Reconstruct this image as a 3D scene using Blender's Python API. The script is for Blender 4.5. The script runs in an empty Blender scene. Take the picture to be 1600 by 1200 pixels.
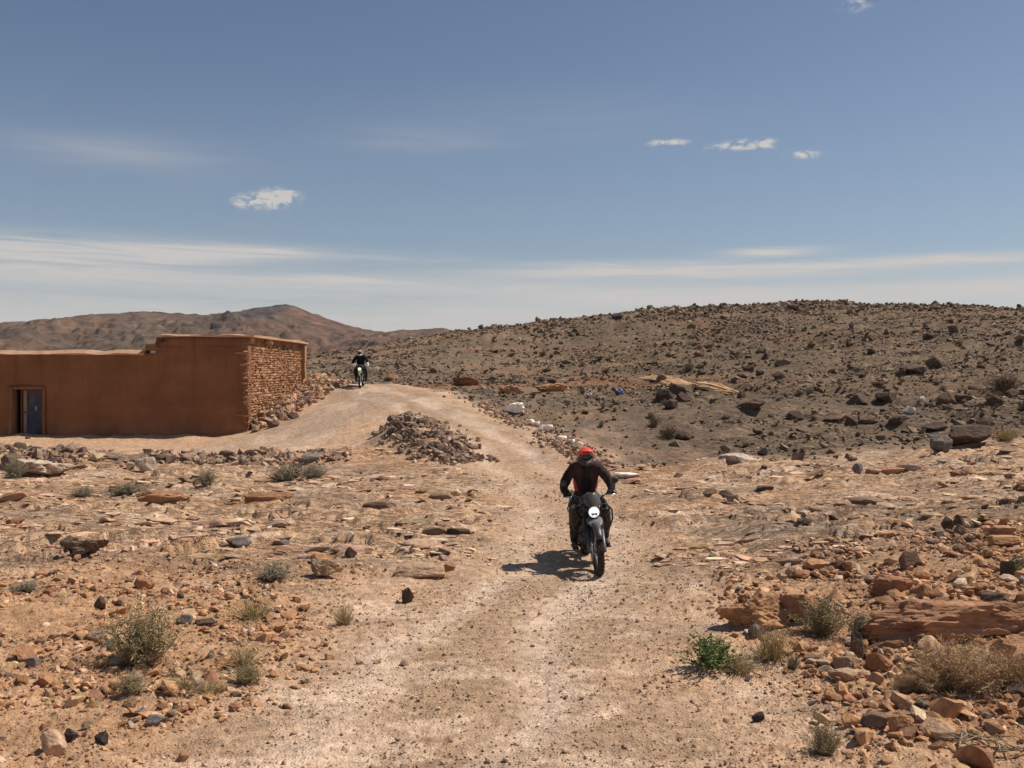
import bpy, bmesh, math, random
import numpy as np
from mathutils import Vector, Matrix, Euler

R = math.radians
random.seed(7)
rng = np.random.default_rng(11)
scene = bpy.context.scene
COL = scene.collection

# ------------------------------------------------------------------ camera
CAM_H = 2.8
FPX = 1500.0            # focal length in photo pixels (1600 wide)
cam_data = bpy.data.cameras.new('camera')
cam = bpy.data.objects.new('camera', cam_data)
COL.objects.link(cam)
cam.location = (0, 0, CAM_H)
cam.rotation_euler = (R(90), 0, 0)
cam_data.sensor_width = 36
cam_data.lens = 36 * FPX / 1600
cam_data.shift_y = -20 / 1600
cam_data.clip_start = 0.1
cam_data.clip_end = 20000
scene.camera = cam

# ------------------------------------------------------------------ light
SUN_EL, SUN_AZ = 54.0, 16.0        # azimuth measured from +X towards +Y
sd = Vector((math.cos(R(SUN_EL)) * math.cos(R(SUN_AZ)), math.cos(R(SUN_EL)) * math.sin(R(SUN_AZ)), math.sin(R(SUN_EL))))
sun_data = bpy.data.lights.new('sun', 'SUN')
sun_data.energy = 5.0
sun_data.angle = R(0.55)
sun_data.color = (1.0, 0.93, 0.84)
sun = bpy.data.objects.new('sun', sun_data)
COL.objects.link(sun)
sun.rotation_euler = sd.to_track_quat('Z', 'Y').to_euler()
sun.location = (20, 5, 40)

scene.view_settings.view_transform = 'Standard'
scene.view_settings.look = 'None'
scene.view_settings.gamma = 1
scene.view_settings.exposure = 0
scene.view_settings.use_curve_mapping = False


# node helpers ------------------------------------------------------
class NT:
    def __init__(s, tree):
        s.t = tree
        s.n = tree.nodes
        s.l = tree.links

    def new(s, typ, **kw):
        n = s.n.new(typ)
        for k, v in kw.items():
            if k.startswith('i_'):
                n.inputs[k[2:].replace('_', ' ')].default_value = v
            else:
                setattr(n, k, v)
        return n

    def put(s, sock, v):
        if isinstance(v, bpy.types.NodeSocket):
            s.l.new(v, sock)
        else:
            if sock.type == 'RGBA' and len(v) == 3:
                v = (*v, 1)
            sock.default_value = v

    def math(s, op, a, b=None, c=None, clamp=False):
        n = s.new('ShaderNodeMath', operation=op)
        n.use_clamp = clamp
        s.put(n.inputs[0], a)
        if b is not None:
            s.put(n.inputs[1], b)
        if c is not None:
            s.put(n.inputs[2], c)
        return n.outputs[0]

    def mix(s, fac, a, b, blend='MIX'):
        n = s.new('ShaderNodeMix', data_type='RGBA', blend_type=blend)
        n.clamp_factor = True
        s.put(n.inputs[0], fac)
        s.put(n.inputs[6], a)
        s.put(n.inputs[7], b)
        return n.outputs[2]

    def noise(s, vec, scale, detail=4, rough=0.55, dist=0.0):
        n = s.new('ShaderNodeTexNoise')
        n.inputs['Scale'].default_value = scale
        n.inputs['Detail'].default_value = detail
        n.inputs['Roughness'].default_value = rough
        n.inputs['Distortion'].default_value = dist
        if vec is not None:
            s.l.new(vec, n.inputs['Vector'])
        return n.outputs[0]

    def mapr(s, v, a, b, c=0.0, d=1.0, smooth=True):
        n = s.new('ShaderNodeMapRange', interpolation_type='SMOOTHSTEP' if smooth else 'LINEAR')
        s.put(n.inputs[0], v)
        for i, q in enumerate((a, b, c, d)):
            n.inputs[1 + i].default_value = q
        return n.outputs[0]


# ------------------------------------------------------------------ sky
world = bpy.data.worlds.new('World')
scene.world = world
world.use_nodes = True
W = NT(world.node_tree)
W.n.clear()
sky = W.new('ShaderNodeTexSky', sky_type='NISHITA')
sky.sun_disc = False
sky.sun_elevation = R(SUN_EL)
sky.sun_rotation = R(90 - SUN_AZ)
sky.altitude = 1200
sky.air_density = 1.0
sky.dust_density = 1.2
sky.ozone_density = 1.0
geo = W.new('ShaderNodeTexCoord')
vec = geo.outputs['Generated']
sep = W.new('ShaderNodeSeparateXYZ')
W.l.new(vec, sep.inputs[0])
az = W.math('ARCTAN2', sep.outputs[0], sep.outputs[1])
el = W.math('ARCSINE', sep.outputs[2])
# cloud coordinates: azimuth and elevation, stretched along the horizon
comb = W.new('ShaderNodeCombineXYZ')
W.put(comb.inputs[0], az)
W.put(comb.inputs[1], W.math('MULTIPLY', el, 9.0))
nz_streak = W.noise(comb.outputs[0], 3.0, 7, 0.55, 0.3)
comb2 = W.new('ShaderNodeCombineXYZ')
W.put(comb2.inputs[0], W.math('MULTIPLY', az, 14.0))
W.put(comb2.inputs[1], W.math('MULTIPLY', el, 26.0))
comb3 = W.new('ShaderNodeCombineXYZ')
W.put(comb3.inputs[0], W.math('MULTIPLY', az, 2.2))
W.put(comb3.inputs[1], W.math('MULTIPLY', W.math('ADD', el, W.math('MULTIPLY', az, .02)), 42.0))
nz_wisp = W.noise(comb3.outputs[0], 2.2, 8, .62, .6)
nz_fine = W.noise(comb2.outputs[0], 4.2, 8, 0.66, 0.5)


def blob(px, py, w, h, amt, power=2.0):
    a = math.atan((px - 800) / FPX)
    e = math.atan((580 - py) / FPX * math.cos(a))
    sa, se = w / FPX, h / FPX
    du = W.math('DIVIDE', W.math('SUBTRACT', az, a), sa)
    dv = W.math('DIVIDE', W.math('SUBTRACT', el, e), se)
    r2 = W.math('ADD', W.math('MULTIPLY', du, du), W.math('MULTIPLY', dv, dv))
    g = W.math('EXPONENT', W.math('MULTIPLY', r2, -1.0))
    return W.math('MULTIPLY', g, amt)


def addup(lst):
    s_ = lst[0]
    for q in lst[1:]:
        s_ = W.math('ADD', s_, q)
    return s_


streaks = addup([blob(110, 392, 230, 19, 1.2), blob(380, 392, 130, 9, .9), blob(1090, 424, 330, 12, 1.15), blob(960, 413, 120, 7, .5),
                 blob(1480, 406, 160, 7, 1.3), blob(1210, 393, 65, 7, 1.0), blob(560, 437, 130, 8, .6),
                 blob(640, 405, 100, 9, .35), blob(1150, 462, 360, 14, .8), blob(250, 436, 300, 16, .5), blob(700, 448, 300, 10, .5), blob(-300, 400, 300, 20, .8), blob(1900, 430, 300, 14, .8)])
streaks = W.math('MULTIPLY', streaks, W.mapr(nz_wisp, .33, .62, .30, 1.3))
puffs = addup([blob(405, 316, 36, 11, 1.9), blob(438, 307, 28, 13, 1.8), blob(1042, 223, 38, 6, 1.2), blob(1170, 226, 56, 8, 1.5),
               blob(1256, 241, 26, 7, 1.2), blob(1338, 8, 26, 10, .95), blob(980, 410, 22, 6, .6)])
puffs = W.mapr(W.math('MULTIPLY', puffs, W.mapr(nz_fine, .34, .66, .05, 1.35)), .12, 1.6, 0.0, 1.15)
wisps = W.math('MULTIPLY', addup([blob(190, 238, 150, 26, .3), blob(650, 225, 120, 22, .22), blob(880, 190, 250, 40, .10)]), W.mapr(nz_streak, .35, .65, .2, 1.0))
# thin veil that thickens towards the horizon all the way round
elj = W.math('ADD', el, W.math('MULTIPLY', W.math('SUBTRACT', nz_wisp, .5), .085))
veil = W.mapr(elj, .112, .035, 0.0, .95)
veil2 = W.mapr(el, .34, .06, 0.0, .20)
cl = W.math('MAXIMUM', W.math('ADD', W.math('MULTIPLY', streaks, .95), veil), W.math('MAXIMUM', puffs, wisps))
cl = W.math('MINIMUM', cl, .96)
tint = W.mix(1.0, sky.outputs[0], (.86, .90, .93), 'MULTIPLY')
hsv = W.new('ShaderNodeHueSaturation')
hsv.inputs['Saturation'].default_value = .92
W.l.new(tint, hsv.inputs['Color'])
base = W.mix(veil2, hsv.outputs[0], (4.6, 4.8, 5.0))
skyc = W.mix(cl, base, (6.9, 6.6, 6.4))
bg = W.new('ShaderNodeBackground')
W.l.new(skyc, bg.inputs[0])
bg.inputs[1].default_value = 0.085
out = W.new('ShaderNodeOutputWorld')
W.l.new(bg.outputs[0], out.inputs[0])


# ------------------------------------------------------------------ numpy noise
_perm = np.random.default_rng(5).permutation(4096).astype(np.int64)
_gx = np.cos(np.arange(4096) * 2.399963)
_gy = np.sin(np.arange(4096) * 2.399963)


def pn(x, y, seed=0):
    x = np.asarray(x, float) + seed * 17.37
    y = np.asarray(y, float) - seed * 9.71
    xi = np.floor(x).astype(np.int64)
    yi = np.floor(y).astype(np.int64)
    xf, yf = x - xi, y - yi
    u = xf * xf * xf * (xf * (xf * 6 - 15) + 10)
    v = yf * yf * yf * (yf * (yf * 6 - 15) + 10)

    def g(ix, iy, fx, fy):
        h = _perm[(_perm[ix & 4095] + iy) & 4095]
        return _gx[h] * fx + _gy[h] * fy
    a = g(xi, yi, xf, yf)
    b = g(xi + 1, yi, xf - 1, yf)
    c = g(xi, yi + 1, xf, yf - 1)
    d = g(xi + 1, yi + 1, xf - 1, yf - 1)
    return 1.5 * ((a + (b - a) * u) * (1 - v) + (c + (d - c) * u) * v)


def fbm(x, y, oct=4, seed=0, gain=.5, lac=2.03):
    s_, a = 0, 1.0
    for i in range(oct):
        s_ = s_ + a * pn(x, y, seed + i * 3)
        x, y, a = x * lac, y * lac, a * gain
    return s_


def ss(x, a, b):
    t = np.clip((x - a) / (b - a), 0, 1)
    return t * t * (3 - 2 * t)


# ------------------------------------------------------------------ terrain height
CP = [  # x, distance, height
    (-6, 1, .1), (0, 1, 0), (6, 1, .3),
    (-4, 5, .05), (0, 5, 0), (2, 5, 0), (5, 5, .3), (9, 5, .6),
    (-11, 8, .35), (-6, 8, .18), (-2.5, 8, .03), (0, 8, 0), (2.4, 8, .02), (6, 8, .45), (10, 8, .8),
    (-14, 13, .3), (-8, 13, .15), (-3, 13, .05), (1, 13, 0), (3.2, 13, .06), (5.2, 12, .3), (7, 13, .5), (11, 13, .8),
    (-19, 18, .3), (-11, 18, .12), (-4, 18, .08), (1.2, 18, .02), (6, 18, .12), (11, 18, .35), (16, 18, .6),
    (-24, 24, .4), (-14, 26, .38), (-6, 24, .2), (0.6, 24, .25), (2.5, 24, .2), (8, 24, .28), (14, 24, .5), (22, 24, .8),
    (-18, 30, .22), (-8, 30, .25), (-5, 30, .5), (-1.6, 30, .98), (3, 30, .5), (9, 30, .6), (16, 30, .85), (24, 30, 1.2),
    (-30, 37, .3), (-22, 37, .3), (-18.5, 36.5, .3), (-12, 36.5, .3), (-10.2, 36.8, .34), (-7.4, 37, 1.25), (-4.5, 37, 1.55), (0, 37, 1.4), (5, 37, 1.1), (12, 37, 1.2), (20, 37, 1.7), (30, 37, 2.2),
    (-10.2, 42, 1.3), (-9.6, 47, 2.25), (-7, 44, 2.06), (-8, 49, 2.0), (-14, 51, 1.6), (-2, 50, 2.1), (0, 44, 1.9), (8, 44, 1.8), (16, 44, 2.3), (24, 44, 2.8), (34, 44, 3.2),
    (-25, 44, .6), (-28, 60, 1.2), (-16, 60, 1.9), (-9, 60, 2.7), (0, 60, 2.95), (10, 60, 3.6), (20, 60, 4.5), (30, 60, 4.9), (44, 60, 5.0),
    (-45, 90, 2), (-28, 90, 3), (-18, 90, 4.3), (-11, 88, 5.1), (-3.2, 80, 6.1), (6, 90, 7.7), (15, 90, 8.4), (27, 90, 8.95), (36, 90, 8.75), (48, 90, 8.3), (64, 90, 7.5),
    (-30, 125, 2), (-8, 125, 3.5), (10, 125, 6), (30, 125, 7.3), (50, 125, 6.8), (75, 125, 5.5),
]
CP = np.array(CP, float)


def _phi(r2):
    return 0.5 * r2 * np.log(r2 + 1e-9)


def _fit(P):
    X = P[:, :2] / 10.0
    n = len(X)
    r2 = ((X[:, None] - X[None]) ** 2).sum(-1)
    A = np.zeros((n + 3, n + 3))
    A[:n, :n] = _phi(r2) + 0.02 * np.eye(n)
    A[:n, n] = 1
    A[:n, n + 1:] = X
    A[n, :n] = 1
    A[n + 1:, :n] = X.T
    b = np.zeros(n + 3)
    b[:n] = P[:, 2]
    return np.linalg.solve(A, b), X


_wt, _CX = _fit(CP)


def rbf(x, y):
    X, Y = x / 10.0, y / 10.0
    o = _wt[-3] + _wt[-2] * X + _wt[-1] * Y
    for i in range(len(_CX)):
        o = o + _wt[i] * _phi((X - _CX[i, 0]) ** 2 + (Y - _CX[i, 1]) ** 2)
    return o


ROAD = np.array([(-.6, -8), (-.6, 4), (-.35, 8), (.35, 12), (.95, 15), (1.2, 19), (.75, 24), (-.9, 29.3), (-3.2, 35), (-6.2, 42.5), (-8.0, 46.5), (-12, 50.5), (-22, 54), (-45, 58)])
BRANCH = np.array([(-6.2, 43), (-6.9, 37), (-7.8, 32.5), (-10.5, 30.6), (-16, 31.2), (-30, 33)])


def seg_dist(P, x, y):
    best = np.full(np.shape(x), 1e9)
    sgn = np.zeros(np.shape(x))
    for a, b in zip(P[:-1], P[1:]):
        d = b - a
        L = (d ** 2).sum()
        t = np.clip(((x - a[0]) * d[0] + (y - a[1]) * d[1]) / L, 0, 1)
        qx, qy = x - (a[0] + t * d[0]), y - (a[1] + t * d[1])
        r = np.hypot(qx, qy)
        s_ = np.sign(d[1] * qx - d[0] * qy)     # + is right of the travel direction
        m = r < best
        best = np.where(m, r, best)
        sgn = np.where(m, s_, sgn)
    return best, best * sgn


def masks(x, y):
    wx = x + .6 * fbm(x * .35, y * .35, 3, 3)
    wy = y + .9 * fbm(x * .3, y * .3, 3, 9)
    rd, rs = seg_dist(ROAD, wx * .5 + x * .5, wy * .5 + y * .5)
    bd, bs = seg_dist(BRANCH, wx * .5 + x * .5, wy * .5 + y * .5)
    width = 1.35 + .5 * ss(y, 12, 5) + .25 * ss(y, 18, 30)
    road = 1 - ss(rd + .35 * fbm(x * .9, y * .9, 3, 12), width - .45, width + .75)
    branch = 1 - ss(bd, 1.2, 2.2)
    hill = ss(wy - .28 * (x - 3), 24.0, 27.0) * ss(rs, 1.9, 3.6)
    hill = np.maximum(hill, ss(wy, 47, 50))
    fgl = ss(wy + .12 * x, 13.2, 10.5) * ss(-x, 1.6, 2.8)          # left orange rubble in front
    fgr = ss(wy - .55 * (x - 4), 14.6, 12.2) * ss(x, 2.2, 3.2)        # right bank
    sand = ss(wy, 27.8, 29.3) * ss(x, -6.5, -9.0) * ss(wy, 60, 50)
    gravel = ss(wy, 12.5, 14.5) * ss(wy, 21.5, 17.5) * ss(x - .12 * y, 1.2, 3.0) * ss(x - .5 * y, 3, -1)
    rock = (1 - hill) * ss(wy, 11.5, 14) * ss(wy, 28.5, 26.5) * (1 - road)
    rock = np.maximum(rock, 0)
    return dict(road=road, branch=branch, hill=hill, fgl=fgl, fgr=fgr, sand=sand, gravel=gravel, rock=rock, rs=rs, rd=rd, wx=wx, wy=wy)


def bump_line(x, y, a, b, w, h, pw=2):
    a, b = np.array(a, float), np.array(b, float)
    d = b - a
    t = np.clip(((x - a[0]) * d[0] + (y - a[1]) * d[1]) / (d @ d), 0, 1)
    r = np.hypot(x - a[0] - t * d[0], y - a[1] - t * d[1])
    return h * np.exp(-(r / w) ** pw)


def H0(x, y):
    """smooth ground without fine detail"""
    x = np.asarray(x, float)
    y = np.asarray(y, float)
    far = ss(y, 112, 150)
    side = ss(np.abs(x), 45 + .3 * np.clip(y, 0, 200), 75 + .5 * np.clip(y, 0, 200))
    xc, yc = np.clip(x, -70, 90), np.clip(y, -4, 130)
    h = rbf(xc, yc)
    h = np.clip(h, -1, 9.5)
    plain = .6 + 1.0 * fbm(x * .01, y * .01, 2, 40)
    return h * (1 - far) * (1 - side) + plain * np.maximum(far, side)


def H(x, y, full=True):
    x = np.asarray(x, float)
    y = np.asarray(y, float)
    h = H0(x, y)
    near = ss(y, 140, 120)
    h = h + near * bump_line(x, y, (-3.45, 31.0), (-1.85, 26.4), .80, .34) + near * bump_line(x, y, (-3.6, 30.4), (-3.0, 28), .75, .22)
    h = h + near * bump_line(x, y, (-17, 27.2), (-4.6, 26.3), .9, .16)
    h = h + near * bump_line(x, y, (-9.6, 38), (-9.3, 47), .7, .38) + near * bump_line(x, y, (2.7, 32.5), (.9, 26), .5, .12)
    if not full:
        return h
    m = masks(x, y)
    calm = np.clip(m['road'] + m['branch'] * .9 + m['sand'] * .9, 0, 1)
    rough = near * (1 - .8 * calm)
    h = h + rough * (.10 * fbm(x * .35, y * .35, 3, 20) + .035 * fbm(x * 1.6, y * 1.6, 3, 21))
    hs_ = y * .16 + .8 * fbm(x * .08, y * .1, 3, 24)
    hf_ = hs_ - np.floor(hs_)
    h = h + near * m['hill'] * (1 - calm) * ss(x, 1, 6) * (ss(hf_, 0, .12) - hf_) * .32 * ss(fbm(x * .12, y * .12, 2, 25), -.3, .2)
    h = h + near * m['hill'] * (.30 * fbm(x * .09, y * .12, 4, 22) + .10 * fbm(x * .9, y * .9, 3, 23)) * (1 - .7 * calm)
    # bedrock ledges: wavy steps that face the viewer
    s_ = .052 * y + .36 * fbm(x * .12, y * .26, 3, 30) + .012 * fbm(x * 1.1, y * 1.6, 2, 31)
    frag = ss(fbm(x * .22, y * .35, 3, 33), -.25, .30)
    for step, amp, k in ((.15, 1.0, 0), (.062, 1.0, .37)):
        q = s_ / step + k
        f = q - np.floor(q)
        T = (ss(f, 0, .045) - f)
        h = h + m['rock'] * near * T * step * amp * (.15 + .95 * frag)
    # cracked slab relief
    h = h - m['rock'] * near * .035 * ss(np.abs(fbm(x * .7, y * 1.5, 3, 36)), .07, .0)
    # wheel ruts
    for off in (-.62, .55):
        h = h - near * m['road'] * .03 * np.exp(-((m['rs'] - off - .12 * fbm(y * .3, x * .1, 2, 50)) / .28) ** 2)
    h = h + near * (m['road'] + m['branch']) * .012 * fbm(x * 2.2, y * 2.2, 3, 51)
    h = h + .16 * np.clip(fbm(x * .55, y * .1, 3, 64) + .25, 0, 1) * np.exp(-((y - 36.7) / .45) ** 2) * ss(-x, 10.4, 11.2)
    h = h + m['sand'] * near * .035 * fbm(x * 1.1, y * 1.8, 3, 65)
    # gravelly grain close to the viewer
    grain = ss(y, 26, 9)
    h = h + grain * (.012 * fbm(x * 9, y * 9, 2, 60) + .010 * fbm(x * 23, y * 23, 2, 61)) * (.55 + .45 * (1 - m['road']))
    h = h + grain * np.clip(m['fgl'] + m['fgr'], 0, 1) * .03 * np.abs(fbm(x * 4.5, y * 4.5, 3, 62))
    return h


# colours (linear albedo of the bare materials)
C_ROAD = np.array((.500, .350, .232))
C_PALE = np.array((.600, .460, .345))
C_ORANGE = np.array((.490, .295, .165))
C_ROCK = np.array((.600, .408, .262))
C_ROCKP = np.array((.720, .535, .385))
C_RED = np.array((.330, .165, .090))
C_GRAV = np.array((.235, .172, .122))
C_HILL = np.array((.215, .160, .110))
C_HILLG = np.array((.190, .146, .100))
C_SAND = np.array((.540, .355, .225))
C_GREY = np.array((.370, .275, .200))


def ground_colour(x, y):
    m = masks(x, y)
    n1 = fbm(x * .5, y * .9, 4, 70)
    n2 = fbm(x * .17, y * .4, 3, 71)
    n3 = fbm(x * 2.2, y * 4.5, 3, 72)
    L = lambda a, b, t: a * (1 - t[..., None]) + b * t[..., None]
    one = np.ones(np.shape(x))
    c = np.ones(np.shape(x) + (3,)) * C_ROCK
    c = L(c, C_ROCKP, ss(n1, .05, .5) * .8)
    c = L(c, C_ORANGE * 1.1, ss(n2, .15, .5) * .6)
    c = L(c, C_GREY, ss(fbm(x * .25, y * .9, 3, 74), .2, .5) * .6)
    c = L(c, C_RED * 1.2, ss(n3, .3, .6) * .35)
    # foreground dirt
    c = L(c, C_ORANGE * .96, np.clip(m['fgl'] + m['fgr'], 0, 1) * (.75 + .25 * ss(n1, -.2, .3)))
    c = L(c, C_RED, m['fgr'] * ss(n1, .0, .45) * .6)
    c = L(c, C_GREY * .9, m['gravel'] * ss(n1 + .25, -.2, .3) * .9)
    c = L(c, C_GREY * 1.1, ss(np.hypot((x + 9.5) / 2.3, (y - 14.2) / .7), 1.2, .6) * .7)
    c = L(c, C_ORANGE * 1.12, ss(np.hypot((x + 8.6) / 1.6, (y - 15.6) / .6), 1.2, .6) * .8)
    # rubble band on the left
    c = L(c, C_GREY * .85, ss(fbm(x * .4, y * .4, 3, 76) + .3 - np.abs(y - 27) / 2.5, -.2, .3) * ss(-x, 4, 5) * .8)
    c = L(c, C_SAND, m['sand'])
    c = L(c, C_ROAD * np.array((1.0, 1.03, 1.06)), m['branch'] * .9 * (1 - m['sand'] * ss(-x, 9.5, 12)))
    # hill: dark stony soil, greyer apron near the track
    hc = np.ones(np.shape(x) + (3,)) * C_HILL
    hc = L(hc, C_HILLG, ss(n2, -.1, .4) * .7)
    hc = L(hc, C_GRAV, ss(-(m['wy'] - .1 * x), -40, -33) * ss(-x, -11, -5) * .9)
    hc = L(hc, C_RED * .95, ss(fbm(x * .12, y * .18, 3, 77), .15, .5) * .35 * ss(y, 40, 48) + ss(np.abs(y - 48.5), 4.5, 1.5) * ss(-x, -14, -6) * .75)
    hc = L(hc, C_HILL * .72, ss(fbm(x * .10, y * .30, 4, 110), .0, .35) * .6)
    hc = L(hc, C_HILL * np.array((1.25, 1.15, 1.05)), ss(fbm(x * .07, y * .2, 3, 122), .1, .4) * .5)
    hc = L(hc, C_SAND * .7, ss(fbm(x * .25, y * .5, 3, 78), .25, .6) * .4)
    c = L(c, hc, m['hill'])
    # the track
    rc = np.ones(np.shape(x) + (3,)) * C_ROAD
    rc = L(rc, C_ROAD * np.array((.76, .70, .64)), ss(n1, -.05, .4) * .8)
    rc = L(rc, C_ORANGE * 1.05, ss(fbm(x * .45, y * .6, 3, 83), .1, .5) * .35)
    tr = np.zeros(np.shape(x))
    for off in (-.68 - .11 * np.clip(12 - y, 0, 8), .62):
        tr = np.maximum(tr, np.exp(-((m['rs'] - off - .2 * fbm(y * .25, x * .1, 2, 50)) / .30) ** 2))
    rc = L(rc, C_ROAD * np.array((.84, .80, .76)), ss(tr, .35, .0) * .7)
    rc = L(rc, C_PALE * 1.04, tr * (.65 + .3 * ss(n1, -.4, .2)))
    rc = L(rc, C_ROCKP * 1.02, ss(fbm(x * .8, y * 1.4, 4, 79), .12, .45) * .7 * ss(y, 14, 8))
    c = L(c, rc, m['road'] * (.95 - .35 * ss(y, 12, 15) * ss(y, 27, 24)))
    c = L(c, C_ROCKP * .95, ss(fbm(x * .5 + y * .12, y * .22, 4, 84), .1, .4) * .5 * np.clip(m['road'] + m['branch'], 0, 1) * ss(y, 26, 30))
    c = L(c, C_GREY, ss(fbm(x * .4 - y * .1, y * .2, 4, 85), .05, .4) * .55 * np.clip(m['road'] + m['branch'], 0, 1) * ss(y, 26, 30))
    c = L(c, C_ORANGE * 1.08, ss(np.hypot((x + 3.0) / 2.2, (y - 26.2) / 2.0), 1.2, .5) * .6 * ss(-x, .8, 1.8))
    # broad and fine mottling
    c = c * (1 + .10 * fbm(x * .9, y * .9, 3, 80) + .13 * fbm(x * 5, y * 7, 3, 81) * ss(y, 60, 20))[..., None]
    return np.clip(c, .02, .8)


# ------------------------------------------------------------------ object helpers
def tag(o, label=None, cat=None, group=None, kind=None):
    if label:
        o['label'] = label
    if cat:
        o['category'] = cat
    if group:
        o['group'] = group
    if kind:
        o['kind'] = kind
    return o


def link(o, parent=None):
    COL.objects.link(o)
    if parent is not None:
        o.parent = parent
    return o


def empty(name, loc=(0, 0, 0), rot=(0, 0, 0)):
    o = bpy.data.objects.new(name, None)
    o.empty_display_size = .2
    o.location = loc
    o.rotation_euler = rot
    return link(o)


def np_mesh(name, V, F, mat=None, smooth=False, col=None, quads=True):
    """V (n,3), F (m,3|4) arrays"""
    me = bpy.data.meshes.new(name)
    V = np.asarray(V, np.float32)
    F = np.asarray(F, np.int32)
    k = F.shape[1]
    me.vertices.add(len(V))
    me.vertices.foreach_set('co', V.ravel())
    me.loops.add(F.size)
    me.loops.foreach_set('vertex_index', F.ravel())
    me.polygons.add(len(F))
    me.polygons.foreach_set('loop_start', np.arange(0, F.size, k, dtype=np.int32))
    me.polygons.foreach_set('use_smooth', np.full(len(F), smooth, bool))
    if col is not None:
        a = me.color_attributes.new('tone', 'FLOAT_COLOR', 'POINT')
        c4 = np.ones((len(V), 4), np.float32)
        c4[:, :np.shape(col)[1]] = col
        a.data.foreach_set('color', c4.ravel())
    me.update(calc_edges=True)
    if mat is not None:
        me.materials.append(mat)
    return me


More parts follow.
